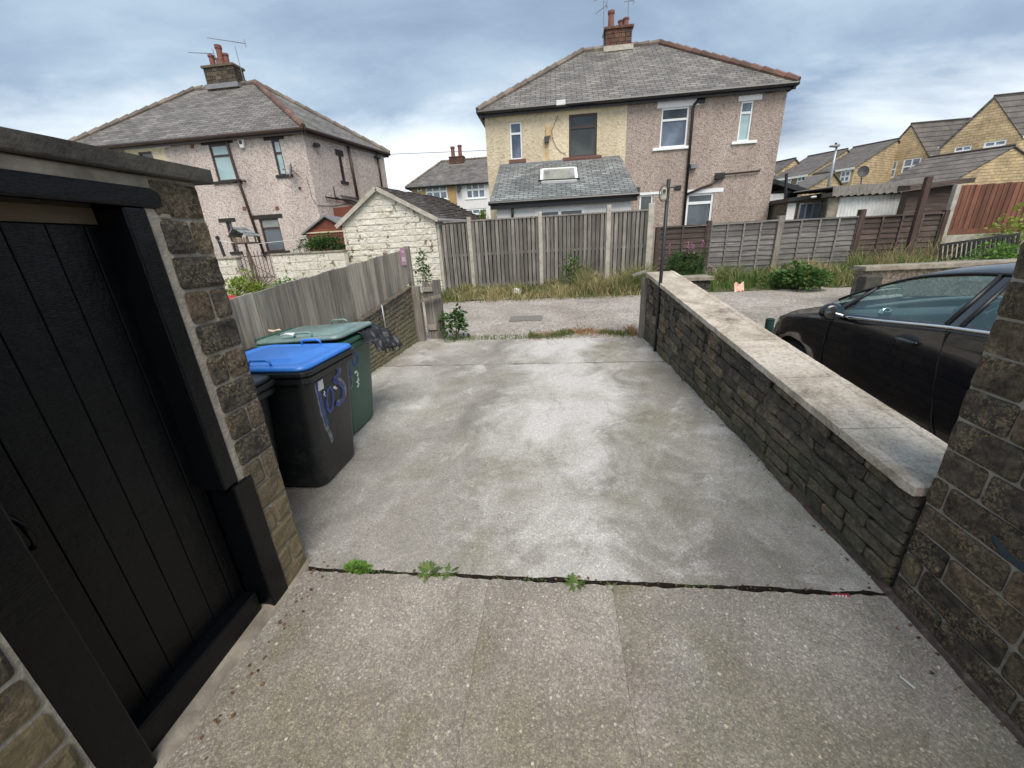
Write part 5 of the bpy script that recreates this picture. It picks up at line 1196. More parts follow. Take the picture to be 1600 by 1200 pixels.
c = [onroof(*q) for q in ((846.5, 287), (900.5, 284.5), (899, 265.5), (847, 268.5))]; c[0].x = c[3].x = (c[0].x+c[3].x)/2; c[1].x = c[2].x = (c[1].x+c[2].x)/2
mb = MB()
for i in range(4): mb.bar(c[i]+sn*.05, c[(i+1) % 4]+sn*.05, .10, .08, sn)
sk = mb.build('roof_window', 'white_plain', er_); mb = MB(); mb.poly([q+sn*.06 for q in c], thick=.03); mb.build('pane', 'pane_sky', sk)
mb = MB(); mb.bar(c[0]+sn*.1-Vector((.1, 0, 0)), c[1]+sn*.1+Vector((.1, 0, 0)), .03, .05, sn); mb.build('frame_sill', 'dark_grey', sk)
mb = MB(); mb.tube([(-2.0, EY-.24, 2.83), (2.6, EY-.24, 2.83)], .06, 8); mb.box(-1.95, 2.56, EY-.17, EY-.13, 2.66, 2.85); mb.build('gutter', 'gutter_black', er_)
mb = MB(); mb.box(-1.9, 2.4, HY-.06, HY-.0, 4.30, 4.38); mb.build('lead_flashing', 'mid_grey', er_)
window(rh, PE, dr_, 'upvc', 'pane_dark', (.12,), (.5,), None, None, fw=.09, deep=.05)
onwall(PE, [(801, 317), (801.5, 350)], .04, 'downpipe', 'gutter_black', rh, .10)
wallbox(PR, 989, 294, 998, 300, .22, 'meter_box', 'dark_grey', rh)

# --- left semi-detached house
PL = Plane((-19.5, HY), (-9.33, HY)); CO, BK = (-9.33, HY), (-8.05, HY+4.4); PS = Plane(CO, BK)
lh = thing('semi_detached_house', 'rose-pink pebble-dashed semi with brown windows and hipped slate roof on the left', 'house', (-14, 19, .5))
def lrect(*q): return rectpx(PL, *q)
lv = [lrect(325, 226.6, 371, 281.5), lrect(423, 219, 448, 273), lrect(352, 347, 374, 393), lrect(404, 342.5, 446, 391.5)]
div = PL.at(256, 228)[0]; sv_ = rectpx(PS, 528, 243, 540.5, 284)
mb = MB(); holed(mb, PL, div, PL.L, .2, 5.95, lv); holed(mb, PS, 0, PS.L, .2, 5.95, [sv_], .1); mb.build('pebble_dash_wall', 'dash_rose', lh)
mb = MB(); w_ = lrect(215, 238, 252, 285); holed(mb, PL, 0, div, .2, 5.95, [w_]); mb.poly([(BK[0], BK[1], .2), (-19.5, HY+7, .2), (-19.5, HY+7, 5.95), (BK[0], BK[1], 5.95)]); mb.poly([(-19.5, HY+7, .2), (-19.5, HY, .2), (-19.5, HY, 5.95), (-19.5, HY+7, 5.95)]); mb.build('cream_wall', 'dash_cream', lh)
window(lh, PL, w_, 'brown_frame', 'pane_dark', (.3,), (), None, None)
lr = hip_roof(lh, [(-19.7, HY-.28), (-9.10, HY-.28), (-7.85, HY+4.7), (-19.7, HY+7.3)], 6.06, ((-16.3, HY+3.7, 9.0), (-13.25, HY+3.7, 9.0)), 'slate_left', ('ridge_grey', 'ridge_grey', 'ridge_red', 'ridge_grey'), gut='pipe_brown', fas='pipe_brown')
mb = MB(); pbox(mb, PL, PL.at(195, 230)[0], div+.3, 5.86, 5.98, .0, .05); mb.build('white_fascia', 'white_plain', lh)
cx0 = aty(350, 120, HY+3.7)
chimney(lh, cx0.x+.05, HY+3.7, 1.45, .62, 8.95, 9.62, 'soot_brick', [(-.42, 0, .48, .13), (-.20, .1, .38, .12), (.02, 0, .80, .14), (.24, .05, .50, .12)], base='mid_grey')
aerial(lh, ((382, 130), (367, 72)), (((324, 59), (383, 68)),), HY+3.5, 12, .3); aerial(lh, ((342, 100), (330, 76)), (((295, 82), (334, 84)),), HY+3.6, 10, .3)
bl_ = 'black_lintel'
window(lh, PL, lv[0], 'brown_frame', 'pane_frosted', (.30,), (), (bl_, .2, .2, .10), (bl_, .28, .22, .17)); window(lh, PL, lv[1], 'brown_frame', 'pane_frosted', (.36,), (), (bl_, .1, .25, .10), (bl_, .28, .22, .14), toppane='pane_frosted')
window(lh, PL, lv[2], 'brown_frame', 'pane_dark', (.33,), (), (bl_, .15, .15, .10), (bl_, .28, .22, .14)); window(lh, PL, lv[3], 'brown_frame', 'pane_vertical', (.28,), (), (bl_, .2, .2, .08), (bl_, .22, .22, .15), toppane='pane_sky')
window(lh, PS, sv_, 'brown_frame', 'pane_dark', (.33,), (), (bl_, .12, .12, .10), (bl_, .12, .12, .22), deep=.06)
onwall(PL, [(355.5, 217), (357, 226), (374, 281), (416, 402)], .05, 'downpipe', 'pipe_brown', lh); onwall(PL, [(368, 284), (377, 281), (387, 284)], .04, 'waste_pipe', 'pipe_brown', lh, .1)
onwall(PS, [(541.5, 226), (557.5, 312)], .06, 'downpipe', 'pipe_brown', lh); onwall(PS, [(587, 238), (595, 292)], .04, 'downpipe', 'pipe_brown', lh); onwall(PS, [(507, 308), (524, 311), (548, 314), (557, 318)], .035, 'waste_pipe', 'gutter_black', lh); onwall(PS, [(519, 292), (522, 308), (552, 320)], .025, 'waste_pipe', 'pipe_brown', lh); onwall(PS, [(532, 305), (546, 308), (556, 310)], .045, 'waste_pipe', 'mid_grey', lh)
for u, v in ((260, 229), (300.5, 229), (382, 326), (433, 325.5)): wallbox(PL, u-3.6, v-2.8, u+3.6, v+2.8, .012, 'air_brick', 'pot_red', lh)
for u, v in ((450, 210),): wallbox(PL, u-8, v-2, u+8, v+2, .012, 'air_brick', 'pot_red', lh)
a, z = PL.at(379, 224); mb = MB(); mb.hexa([PL.w(a-.08, z-.17, .10), PL.w(a+.08, z-.17, .10), PL.w(a+.08, z-.17, 0), PL.w(a-.08, z-.17, 0), PL.w(a-.14, z+.17, .10), PL.w(a+.14, z+.17, .10), PL.w(a+.14, z+.17, 0), PL.w(a-.14, z+.17, 0)]); mb.build('alarm_box', 'white_plain', lh, bevel=.02)
mb = MB(); pbox(mb, PL, a-.06, a+.06, z-.05, z+.08, .10, .108); mb.build('alarm_badge', 'dark_grey', lh)
wallbox(PS, 487, 224, 495, 231, .16, 'flood_light', 'gutter_black', lh, .05); wallbox(PS, 583, 243, 590, 249, .16, 'flood_light', 'gutter_black', lh, .05); wallbox(PL, 467, 292, 471, 296, .05, 'wall_box', 'pipe_brown', lh)
def dish(root, c, r, ndir, mat='mid_grey'):
    n_ = Vector(ndir).normalized(); u = n_.cross(Vector((0, 0, 1))).normalized(); w = u.cross(n_); mb = MB(); vs = []; N_ = 18
    for j in range(4):
        k = j/3
        for i in range(N_): t = 2*math.pi*i/N_; vs.append(Vector(c)+(u*math.cos(t)*.85+w*math.sin(t))*r*k+n_*r*.28*k*k)
    mb.add(vs, [(j*N_+i, j*N_+(i+1) % N_, (j+1)*N_+(i+1) % N_, (j+1)*N_+i) for j in range(3) for i in range(N_)]); mb.tube([Vector(c), Vector(c)-n_*.15+Vector((0, 0, -.1))], .02, 6); mb.tube([Vector(c)-w*r*.9, Vector(c)+n_*r*1.1-w*.05], .01, 5); blob(mb, tuple(Vector(c)+n_*r*1.1-w*.05), (.035, .035, .035), 8, 5)
    return mb.build('satellite_dish', mat, root, smooth=True)
a, z = PL.at(463, 268); dish(lh, PL.w(a, z, .25), .27, (-.75, -.65, .25))
onwall(PL, [(466, 273), (472, 279)], .008, 'cable', 'dark_grey', lh, .02); onwall(PS, [(478, 277), (484, 296), (487, 310), (495, 321), (520, 322), (545, 318)], .010, 'cable', 'dark_grey', lh, .02)
mb = MB(); A_ = PS.at(520, 325); B_ = PS.at(551, 344); pbox(mb, PS, A_[0], B_[0]+.9, A_[1]-1.2, A_[1], 0, .9); mb.build('porch', 'shed_board', lh)

# --- distant pair seen between the garage and the cream house
DY = 44.0; PD = Plane((-12, DY), (2, DY)); L0 = PD.at(642, 290)[0]; L1 = L0+13.2
dh = thing('semi_detached_pair', 'small distant pair of semis with slate hipped roof seen over the white garage', 'house', (-5, DY+4, .8))
ze = PD.at(700, 290)[1]; zr_ = aty(720, 250, DY+4).z
m1 = PD.at(699, 290)[0]; m2 = PD.at(712, 290)[0]
ws = [rectpx(PD, 664, 292, 700, 311), rectpx(PD, 727, 288, 759, 309), rectpx(PD, 651, 293, 659, 299), rectpx(PD, 727, 327, 762, 345)]
mb = MB(); holed(mb, PD, m2, L1, .3, ze, ws[1:2]+ws[3:]); mb.poly([PD.w(L1, .3), PD.w(L1, .3, -7), PD.w(L1, ze, -7), PD.w(L1, ze)]); mb.build('render_wall', 'white_render', dh)
mb = MB(); holed(mb, PD, L0, m2, .3, ze, [ws[0], ws[2]]); mb.poly([PD.w(L0, .3, -7), PD.w(L0, .3), PD.w(L0, ze), PD.w(L0, ze, -7)]); mb.build('tan_wall', 'tan_render', dh)
x0, x1 = -12+L0, -12+L1
hip_roof(dh, [(x0-.5, DY-.4), (x1+.5, DY-.4), (x1+.5, DY+8.4), (x0-.5, DY+8.4)], ze+.05, ((aty(690, 251, DY+4).x, DY+4, zr_), (x1-4.2, DY+4, zr_)), 'slate_left', ('ridge_grey',)*4)
c_ = aty(716.5, 262, DY+4); chimney(dh, c_.x, DY+3.6, 1.6, .8, zr_-.6, c_.z+.9, 'brown_brick', [(-.4, 0, 1.0, .24), (.4, 0, 1.1, .24)])
for w_ in ws[:2]: window(dh, PD, w_, 'upvc', 'pane_curtain', (.4,), (.33, .66), ('upvc',), None, fw=.14)
window(dh, PD, ws[2], 'upvc', 'pane_dark', (), (), None, None, fw=.12); window(dh, PD, ws[3], 'upvc', 'pane_curtain', (.4,), (.33, .66), None, None, fw=.14)
a, z = PD.at(719, 296); dish(dh, PD.w(a, z, .3), .42, (-.5, -.8, .2), 'dark_grey')

# --- yellow stone terrace climbing away on the far right
def gable_house(name, label, ze, eL, eR, ap, rg, zb=-1.0, wins=(), roof='tile_far', both=False, group=None, walls='yellow_brick', eave=True):
    """ap, rg: picture points of the ridge's two ends; with eR both gable eaves are seen (met at height ze), without it
    ze is the ridge height, the gable stands square to the ridge and is mirrored from its left eave eL"""
    if eR:
        L_, R_ = atz(*eL, ze), atz(*eR, ze); P_ = Plane((L_.x, L_.y), (R_.x, R_.y)); a, za = P_.at(*ap); A_ = P_.w(a, za); B_ = atz(*rg, za)
        w = B_-A_; w.z = 0
    elif both:
        A_, B_ = atz(*ap, ze), atz(*rg, ze); w = B_-A_; w.z = 0; P_ = Plane((0, A_.y), (80, A_.y)); q, ze2 = P_.at(*eL); P_ = Plane((q, A_.y), (2*A_.x-q, A_.y))
        L_, R_ = P_.w(0, ze2), P_.w(P_.L, ze2); a, za = P_.L/2, ze; ze = ze2
    else:
        A_, B_ = atz(*ap, ze), atz(*rg, ze); w = B_-A_; w.z = 0; e_ = Vector((w.y, -w.x, 0)).normalized()
        e_ = e_ if e_.x > 0 else -e_; P_ = Plane((A_.x, A_.y), (A_.x+e_.x, A_.y+e_.y)); q, ze2 = P_.at(*eL); P_ = Plane(P_.w(q, 0).xy, P_.w(-q, 0).xy)
        L_, R_ = P_.w(0, ze2), P_.w(P_.L, ze2); a, za = P_.L/2, ze; ze = ze2
    t = thing(name, label, 'house', tuple((L_+R_)/2+w/2-Vector((0, 0, ze-zb))), group)
    mb = MB(); Ws = [rectpx(P_, *q) for q in wins if len(q) == 4]; zb_ = max(ze-5.5, zb)
    holed(mb, P_, 0, P_.L, zb_, ze, [q for q in Ws if q[3] < ze], .1); mb.poly([P_.w(0, ze), P_.w(P_.L, ze), P_.w(a, za)])
    l, r = P_.w(0, ze), P_.w(P_.L, ze)
    for q in (l, r): mb.poly([q-Vector((0, 0, ze-zb_)), q+w-Vector((0, 0, ze-zb_)), q+w, q])
    mb.poly([P_.w(0, zb_)+w, P_.w(P_.L, zb_)+w, P_.w(P_.L, ze)+w, P_.w(a, za)+w, P_.w(0, ze)+w]); mb.build('wall', walls, t)
    mb = MB(); wn = w.normalized()*.12; up = Vector((0, 0, .10))
    for q in (l, r):
        d = (q-A_).normalized()*.35; ps = [A_-wn+up, A_+w+wn+up, q+w+wn+d+up, q-wn+d+up]
        if (ps[1]-ps[0]).cross(ps[2]-ps[0]).z < 0: ps = ps[::-1]
        mb.poly(ps, thick=.10)
    ro = mb.build('roof', roof, t)
    mb = MB(); mb.tube([A_-wn+up*1.5, A_+w+wn+up*1.5], .09, 6); mb.build('ridge_tiles', 'tile_far', ro)
    if eave:
        mb = MB()
        for q in (l, r): d = (q-A_).normalized()*.33; d.z = 0; mb.bar(q+d-wn-Vector((0, 0, .12)), q+d+w+wn-Vector((0, 0, .12)), .06, .22)
        mb.build('fascia', 'white_plain', ro)
    for q in Ws:
        if q[3] < ze: window(t, P_, q, 'upvc', 'pane_curtain', (.5,), (.5,), None, None, fw=max(.09, (q[1]-q[0])*.09))
        else: window(t, P_, q, 'upvc', 'pane_curtain', (.5,), (.5,), None, None, fw=max(.09, (q[1]-q[0])*.09), deep=-.05)
    return t, l, r, w
def sidewins(t, q, w, rects, flip=False):
    P_ = Plane((q+w).xy, q.xy); 
    for rc in rects: window(t, P_, rectpx(P_, *rc), 'upvc', 'pane_curtain', (.5,), (.5,), None, None, fw=.13, deep=-.05)
g_ = 'yellow stone terraced houses'
t, l, r, w = gable_house('terraced_house', 'nearest and tallest yellow stone gable at the right edge, two small white windows', 9.0, (1472, 229), (1597, 212), (1555, 152), (1680, 139), wins=((1493, 230, 1515, 241), (1539, 222, 1569, 234)), group=g_)
t, l, r, w = gable_house('terraced_house', 'second yellow stone gable from the right, with two cross-barred white windows', 8.6, (1372, 254), (1452, 243), (1425, 195), (1530, 186), wins=((1381, 254, 1397, 277), (1413, 249, 1434, 270)), group=g_)
t, l, r, w = gable_house('terraced_house', 'yellow stone house in mid terrace, roof sloping left above one white window', 10.6, (1336, 261), None, (1402, 219), (1334, 232), group=g_); sidewins(t, l, w, [(1315, 268, 1327, 284)])
t, l, r, w = gable_house('terraced_house', 'further yellow stone house downhill behind the street lamp', 10.2, (1263, 272.5), None, (1323, 234.5), (1263, 246), group=g_); sidewins(t, l, w, [(1247, 276, 1258, 290), (1231, 279, 1236, 290), (1219, 281, 1227, 292)])
t, l, r, w = gable_house('terraced_house', 'farthest dark roof of the terrace, just beside the pink house corner', 9.8, (1212, 271), None, (1242, 249), (1195, 259), group=g_)
gable_house('stone_garage', 'low yellow stone garage gable with dark tiled roof below the street lamp', 6.0, (1238, 309), None, (1301, 271), (1272, 275), eave=False)
gable_house('stone_garage', 'wide yellow stone garage under a long dark striped roof behind the red-brown fence', 7.0, (1484, 286), None, (1583, 230), (1452, 248), eave=False, both=True)
# satellite dish pole and street lamp
p = atz(1338, 350, 2.0); q = aty(1335, 268, 30)
dp = thing('dish_pole', 'grey satellite dish on a thin pole in front of the yellow terrace', 'satellite dish', tuple(aty(1345, 300, 30)))
mb = MB(); mb.tube([aty(1343, 312, 30), aty(1347, 270, 30)], .05, 6); mb.build('pole_shaft', 'mid_grey', dp); dish(dp, aty(1348, 269, 30), .36, (-.3, -.9, .3), 'dark_grey')
LY = 26; mb = MB(); st = thing('street_lamp', 'thin grey street lamp rising over the low yellow garage roofs', 'street lamp', tuple(aty(1288, 315, LY)))
mb.tube([aty(1286, 330, LY), aty(1300, 265, LY), aty(1307, 231, LY)], [.09, .08, .05], 8); mb.build('lamp_column', 'galvanised', st, smooth=True)
mb = MB(); a, b = aty(1296.5, 229.5, LY), aty(1310, 229.5, LY); mb.hexa([(a.x, LY-.1, a.z), (b.x, LY-.16, b.z-.02), (b.x, LY+.16, b.z-.02), (a.x, LY+.1, a.z), (a.x, LY-.08, a.z+.06), (b.x, LY-.12, b.z+.14), (b.x, LY+.12, b.z+.14), (a.x, LY+.08, a.z+.06)]); mb.build('lamp_head', 'mid_grey', st, bevel=.02)
mb = MB(); mb.tube([aty(1306.5, 226.5, LY), aty(1306, 223, LY)], .05, 6); mb.build('photocell', 'dark_grey', st)
# small outbuildings behind the lap fence
def shedbox(name, label, y, q, dep, mat, roofm, z1r=None):
    P_ = Plane((0, y), (30, y)); a0, zt0 = P_.at(*q[0]); a1, zt1 = P_.at(*q[1]); t = thing(name, label, 'outbuilding', ((a0+a1)/2, y+dep/2, .5))
    mb = MB(); mb.hexa([(a0, y, .3), (a1, y, .3), (a1, y+dep, .3), (a0, y+dep, .3), (a0, y, zt0), (a1, y, zt1), (a1, y+dep, zt1), (a0, y+dep, zt0)]); mb.build('wall', mat, t)
    mb = MB(); mb.hexa([(a0-.15, y-.2, zt0), (a1+.15, y-.2, zt1), (a1+.15, y+dep, zt1+.01), (a0-.15, y+dep, zt0+.01), (a0-.15, y-.2, zt0+.12), (a1+.15, y-.2, zt1+.12), (a1+.15, y+dep, zt1+.16), (a0-.15, y+dep, zt0+.16)]); mb.build('roof', roofm, t); return t, P_
t, P_ = shedbox('rendered_outbuilding', 'small flat-roofed grey-brown rendered outbuilding with a curtained window', 15.0, ((1234, 316), (1303, 305)), 3, 'dash_grey', 'gutter_black')
window(t, P_, rectpx(P_, 1247, 318, 1275, 349), 'mid_grey', 'pane_curtain', (), (.33, .66), None, None, fw=.05, deep=-.05); wallbox(P_, 1231, 318, 1238, 350, .02, 'painted_quoin', 'white_plain', t)
mb = MB(); a0, z0 = P_.at(1262, 311.5); lathe(mb, (a0, 14.7, z0), [(.04, 0), (.09, .03), (.07, .07)], 10); mb.build('bulkhead_lamp', 'white_plain', t)
t, P_ = shedbox('white_door_garage', 'garage with a wide white corrugated up-and-over door behind the lap fence', 14.2, ((1310, 306), (1426, 298)), 4, 'dash_grey', 'wood_grey')
a0, a1, z0, z1 = rectpx(P_, 1309, 309, 1416, 350); mb = MB(); x = a0; xe = P_.at(1419, 330)[0]; xs_ = P_.at(1306, 330)[0]; vs = []; n = 84
for i in range(n+1): xx = xs_+(xe-xs_)*i/n; o_ = (.03, .05, .05, .03)[i % 4]; vs += [(xx, 14.2-o_, .4), (xx, 14.2-o_, z1)]
mb.add(vs, [(i*2, i*2+2, i*2+3, i*2+1) for i in range(n)]); mb.build('garage_door', 'white_plain', t)
mb = MB(); mb.box(xe+.01, xe+.22, 14.12, 14.19, .3, z1+.05); mb.build('door_jamb', 'cast_stone', t); mb = MB(); mb.box(xs_-.3, xs_-.01, 14.12, 14.19, .3, z1); mb.build('door_jamb', 'cast_stone', t)
mb = MB(); n = 48; vs = []
for i in range(n+1): xx = xs_-.35+(xe-xs_+1.1)*i/n; o_ = .03*math.sin(i*math.pi/1.5); vs += [(xx, 13.95, z1+.03+o_), (xx, 14.0, z1+.30+o_), (xx, 17.5, z1+.42+o_)]
mb.add(vs, [(i*3+k, i*3+3+k, i*3+4+k, i*3+1+k) for i in range(n) for k in range(2)]); mb.build('corrugated_roof', 'wood_grey', t, smooth=False)
t, P_ = shedbox('brown_shed', 'plain dark brown boarded shed between the white garage door and red-brown fence', 13.3, ((1421, 298), (1502, 287)), .25, 'wood_brown', 'wood_brown')
# conservatory scrap at the corner of the pink house: pale panels and black timbers
cp = thing('side_porch', 'narrow white panelled porch with black timbers against the pink house corner', 'porch', (aty(1210, 330, 16.4).x, 16.4, .5))
P_ = Plane((0, 16.3), (20, 16.3)); mb = MB(); a0, _ = P_.at(1198, 330); a1, _ = P_.at(1221, 330); zt_ = P_.at(1210, 303)[1]; pbox(mb, P_, a0, a1, .3, zt_, -1.2, 0); mb.build('wall', 'white_plain', cp)
mb = MB(); zz_ = P_.at(1210, 318)[1]; pbox(mb, P_, a0, a1, zz_-.03, zz_+.03, 0, .03); pbox(mb, P_, a1, a1+.45, .3, zt_+.25, -1.2, 0.0); mb.hexa([(a0-.1, 16.1, zt_+.35), (a1+.6, 16.1, zt_-.05), (a1+.6, 17.6, zt_-.05), (a0-.1, 17.6, zt_+.35), (a0-.1, 16.1, zt_+.5), (a1+.6, 16.1, zt_+.1), (a1+.6, 17.6, zt_+.1), (a0-.1, 17.6, zt_+.5)]); mb.build('timber_frame', 'gutter_black', cp)
mb = MB(); mb.tube([aty(1225, 352, 15.8), aty(1229, 271, 15.8)], .05, 6); tag(mb.build('flue_pipe', 'gutter_black'), 'thin black vertical pole beside the white panelled porch', 'pole')
mb = MB(); zz_ = [aty(560, 243, 60), aty(660, 239, 60), aty(760, 235, 60)]; mb.tube([aty(470, 250, 60), *zz_], .04, 5); tag(mb.build('overhead_wire', 'mid_grey'), 'thin overhead wire crossing the sky between the two main houses', 'wire')

# ------------------------------------------------------------------ the neighbour's garden on the left
WY = 10.6; PW = Plane((-12, WY), (0, WY))
def gwall(name, label, u0, v0, u1, v1, zb=.35):
    a0, z0 = PW.at(u0, v0); a1, z1 = PW.at(u1, v1); t = thing(name, label, 'wall', (-12+(a0+a1)/2, WY, .4)); z = (z0+z1)/2
    mb = MB(); pbox(mb, PW, a0, a1, zb, z, -.2, -.03); mb.build('wall_core', 'white_stone', t); mb = MB(); coursed(mb, PW, a0, a1, lambda a: zb, lambda a: z, 6, (.3, .45), .008, .004, .05, .007); mb.build('blockwork', 'white_stone', t)
    mb = MB(); pbox(mb, PW, a0-.02, a1+.02, z, z+.05, -.23, .03); mb.build('coping_stone', 'cast_stone', t, bevel=.01); return a0, a1, z
gwall('painted_block_wall', 'white painted block wall between the iron gate and the white garage', 424, 400, 537, 393)
gwall('painted_block_wall', 'short white painted block wall left of the iron gate, by the stone pillar', 110, 420, 368, 403)
ig = thing('iron_gate', 'thin dark iron bar gate set between two white block walls', 'gate', tuple(PW.w(PW.at(395, 420)[0], .42)))
mb = MB(); a0, z0 = PW.at(374, 397); a1, z1 = PW.at(420, 397); zb = PW.at(395, 437)[1]
for i in range(9): x = a0+(a1-a0)*i/8; mb.tube([PW.w(x, zb, 0), PW.w(x, z0+.05*math.sin(i*math.pi/8), 0)], .009, 5)
for z in (zb+.05, z0-.08): mb.tube([PW.w(a0, z, 0), PW.w(a1, z, 0)], .012, 5)
mb.tube([PW.w(a0, z0-.08, .01), PW.w(a1, zb+.05, .01)], .012, 5); mb.build('bar_panel', 'pipe_brown', ig)
BY = 8.6; bt = thing('bird_table', 'wooden bird table with a slate-grey pitched roof on a rustic pole', 'bird table', tuple(aty(392, 430, BY)))
c = aty(384, 381, BY); w_ = .22
mb = MB(); mb.tube([aty(398, 445, BY), aty(392, 410, BY), c], [.03, .028, .025], 7); mb.tube([aty(405, 440, BY), aty(398, 415, BY), aty(391, 398, BY)], .018, 6); mb.build('pole_shaft', 'twig', bt)
mb = MB(); mb.box(c.x-w_, c.x+w_, BY-.16, BY+.16, c.z, c.z+.03); mb.build('tray', 'wood_post', bt)
mb = MB()
for dx in (-.17, .17):
    for dy in (-.12, .12): mb.box(c.x+dx-.012, c.x+dx+.012, BY+dy-.012, BY+dy+.012, c.z+.03, c.z+.17)
for i in range(6): mb.box(c.x-.15+i*.055, c.x-.12+i*.055, BY-.13, BY-.12, c.z+.03, c.z+.12)
mb.build('corner_posts', 'cream_board', bt)
mb = MB(); ze_ = c.z+.16; pr_ = [(c.x-.24, BY-.2, ze_), (c.x+.26, BY-.2, ze_), (c.x+.26, BY+.2, ze_), (c.x-.24, BY+.2, ze_)]
r0, r1 = (c.x-.06, BY-.2, ze_+.19), (c.x-.06, BY+.2, ze_+.19)
mb.poly([pr_[1], pr_[2], r1, r0], thick=.02); mb.poly([pr_[3], pr_[0], r0, r1], thick=.02); mb.build('roof', 'slate_blue', bt)
mb = MB(); mb.bar(Vector(pr_[0])+Vector((.02, .03, 0)), Vector(r0)+Vector((0, .03, -.02)), .03, .02); mb.bar(Vector(pr_[1])+Vector((-.02, .03, 0)), Vector(r0)+Vector((0, .03, -.02)), .03, .02); mb.build('barge_board', 'cream_board', bt)
rs = thing('red_shed', 'small red-brown boarded shed with a pitched grey felt roof beside the left house', 'shed', tuple(aty(508, 385, 12.6)))
P_ = Plane((-10, 12.6), (0, 12.6)); a0, z0 = P_.at(479, 364); a1 = P_.at(536, 364)[0]+.25; am, zm = P_.at(510, 342)
mb = MB(); mb.poly([P_.w(a0, .4), P_.w(a1, .4), P_.w(a1, z0), P_.w(am, zm), P_.w(a0, z0)]); mb.poly([P_.w(a1, .4), P_.w(a1, .4, -2), P_.w(a1, z0, -2), P_.w(a1, z0)]); mb.poly([P_.w(a0, .4, -2), P_.w(a0, .4), P_.w(a0, z0), P_.w(a0, z0, -2)])
z = z0-.7
while z < z0: pbox(mb, P_, a0, a1, z, z+.10, -.01, .012); z += .115
mb.build('boarding', 'shed_board', rs)
mb = MB(); mb.poly([P_.w(a0-.12, z0-.06, .1), P_.w(am, zm+.06, .1), P_.w(am, zm+.06, -2.1), P_.w(a0-.12, z0-.06, -2.1)][::-1], thick=.05); mb.poly([P_.w(am, zm+.06, .1), P_.w(a1+.12, z0-.06, .1), P_.w(a1+.12, z0-.06, -2.1), P_.w(am, zm+.06, -2.1)][::-1], thick=.05); mb.build('roof', 'mid_grey', rs)
mb = MB(); pbox(mb, P_, a0-.05, a1+.1, z0-.03, z0+.01, .013, .04); mb.build('trim_strip', 'cream_lintel', rs)
mb = MB(); mb.tube([aty(351, 401, 9.6), aty(340, 371, 9.6)], .035, 8); mb.tube([aty(338.6, 372, 9.6), aty(341, 371, 9.6)], .045, 8); tag(mb.build('washing_post', 'gutter_black'), 'short black post in the left garden just beyond the pillar', 'post')
mb = MB(); mb.tube([aty(341, 376, 9.6), aty(370, 380, 9.3), aty(400, 381, 9), aty(450, 376, 10), aty(480, 372, 11)], .006, 4); tag(mb.build('washing_line', 'white_plain'), 'thin pale washing line strung across the left garden', 'washing line')
c = aty(357, 467, 5.6); tub = thing('lidded_tub', 'small white tub with a red lid just behind the plank fence', 'tub', (c.x, c.y, .25))
mb = MB(); lathe(mb, (c.x, c.y, c.z-.30), [(.10, 0), (.12, .25)], 14); mb.build('tub_body', 'white_plain', tub); mb = MB(); lathe(mb, (c.x, c.y, c.z-.05), [(.13, 0), (.13, .06), (.09, .10)], 14); mb.build('tub_lid', 'red_plastic', tub)

# ------------------------------------------------------------------ plants
bs_ = thing('hedge_bush', 'dense dark green clipped bush above the white block wall', 'bush', tuple(aty(508, 395, 11.6)), None); c = aty(510, 396, 11.6); bush(bs_, (c.x, c.y, c.z-.05), .95, .4, .62, 2600, .06, 'leaf_dark', clump=26)
bs_ = thing('garden_shrub', 'bright yellow-green feathery shrub behind the plank fence', 'bush', tuple(aty(392, 470, 7.6))); c = aty(390, 475, 7.6); bush(bs_, (c.x, c.y, c.z-.1), .42, .4, .70, 1800, .05, 'leaf_yellow', clump=20)
bs_ = thing('garden_shrub', 'small loose green shrub poking over the plank fence before the white wall', 'bush', tuple(aty(448, 452, 8))); c = aty(448, 455, 8); bush(bs_, (c.x, c.y, c.z-.1), .35, .3, .42, 220, .06, 'leaf_bright', clump=9)
tw = thing('pruned_shrub', 'bare brown pruned shrub around the bird table pole', 'shrub', tuple(aty(405, 445, 8.4))); mb = MB(); c = aty(404, 446, 8.4)
for _ in range(40): d = rdir(.2); mb.tube([c+Vector((random.uniform(-.1, .1), 0, -.1)), c+d*random.uniform(.25, .6)], [.012, .003], 4)
mb.build('branches', 'twig', tw)
br = thing('bramble_bush', 'dark green bramble bush sprawling at the foot of the lap fence', 'bush', tuple(gnd(1235, 452))); c = gnd(1240, 452); bush(br, (c.x, c.y, c.z), .72, .45, .52, 1300, .085, 'leaf_bramble', clump=15)
br = thing('nettle_clump', 'leafy green nettle clump beside the open picket gate', 'weeds', tuple(gnd(712, 530))); c = gnd(712, 530); bush(br, (c.x, c.y, c.z), .22, .22, .55, 420, .06, 'leaf_dark', clump=18)
br = thing('tall_weed', 'tall dark weed growing up against the white garage wall', 'weeds', tuple(aty(665, 440, 10.2))); c = aty(664, 442, 10.2); bush(br, (c.x, c.y, c.z-.1), .22, .15, .95, 240, .07, 'leaf_dark', clump=16)
br = thing('tall_weed', 'tall leafy weed standing before the middle of the board fence', 'weeds', tuple(aty(893, 445, 10.3))); c = aty(893, 445, 10.3); bush(br, (c.x, c.y, c.z), .32, .2, .85, 420, .06, 'grass_green', clump=18)
ff = thing('pine_sapling', 'pale green conifer tip just showing above the board fence', 'tree', (-1.5, 13.0, .5)); c = aty(755, 342, 12.6); bush(ff, (c.x, c.y, c.z-.1), .16, .16, .42, 500, .04, 'leaf_yellow', clump=10)
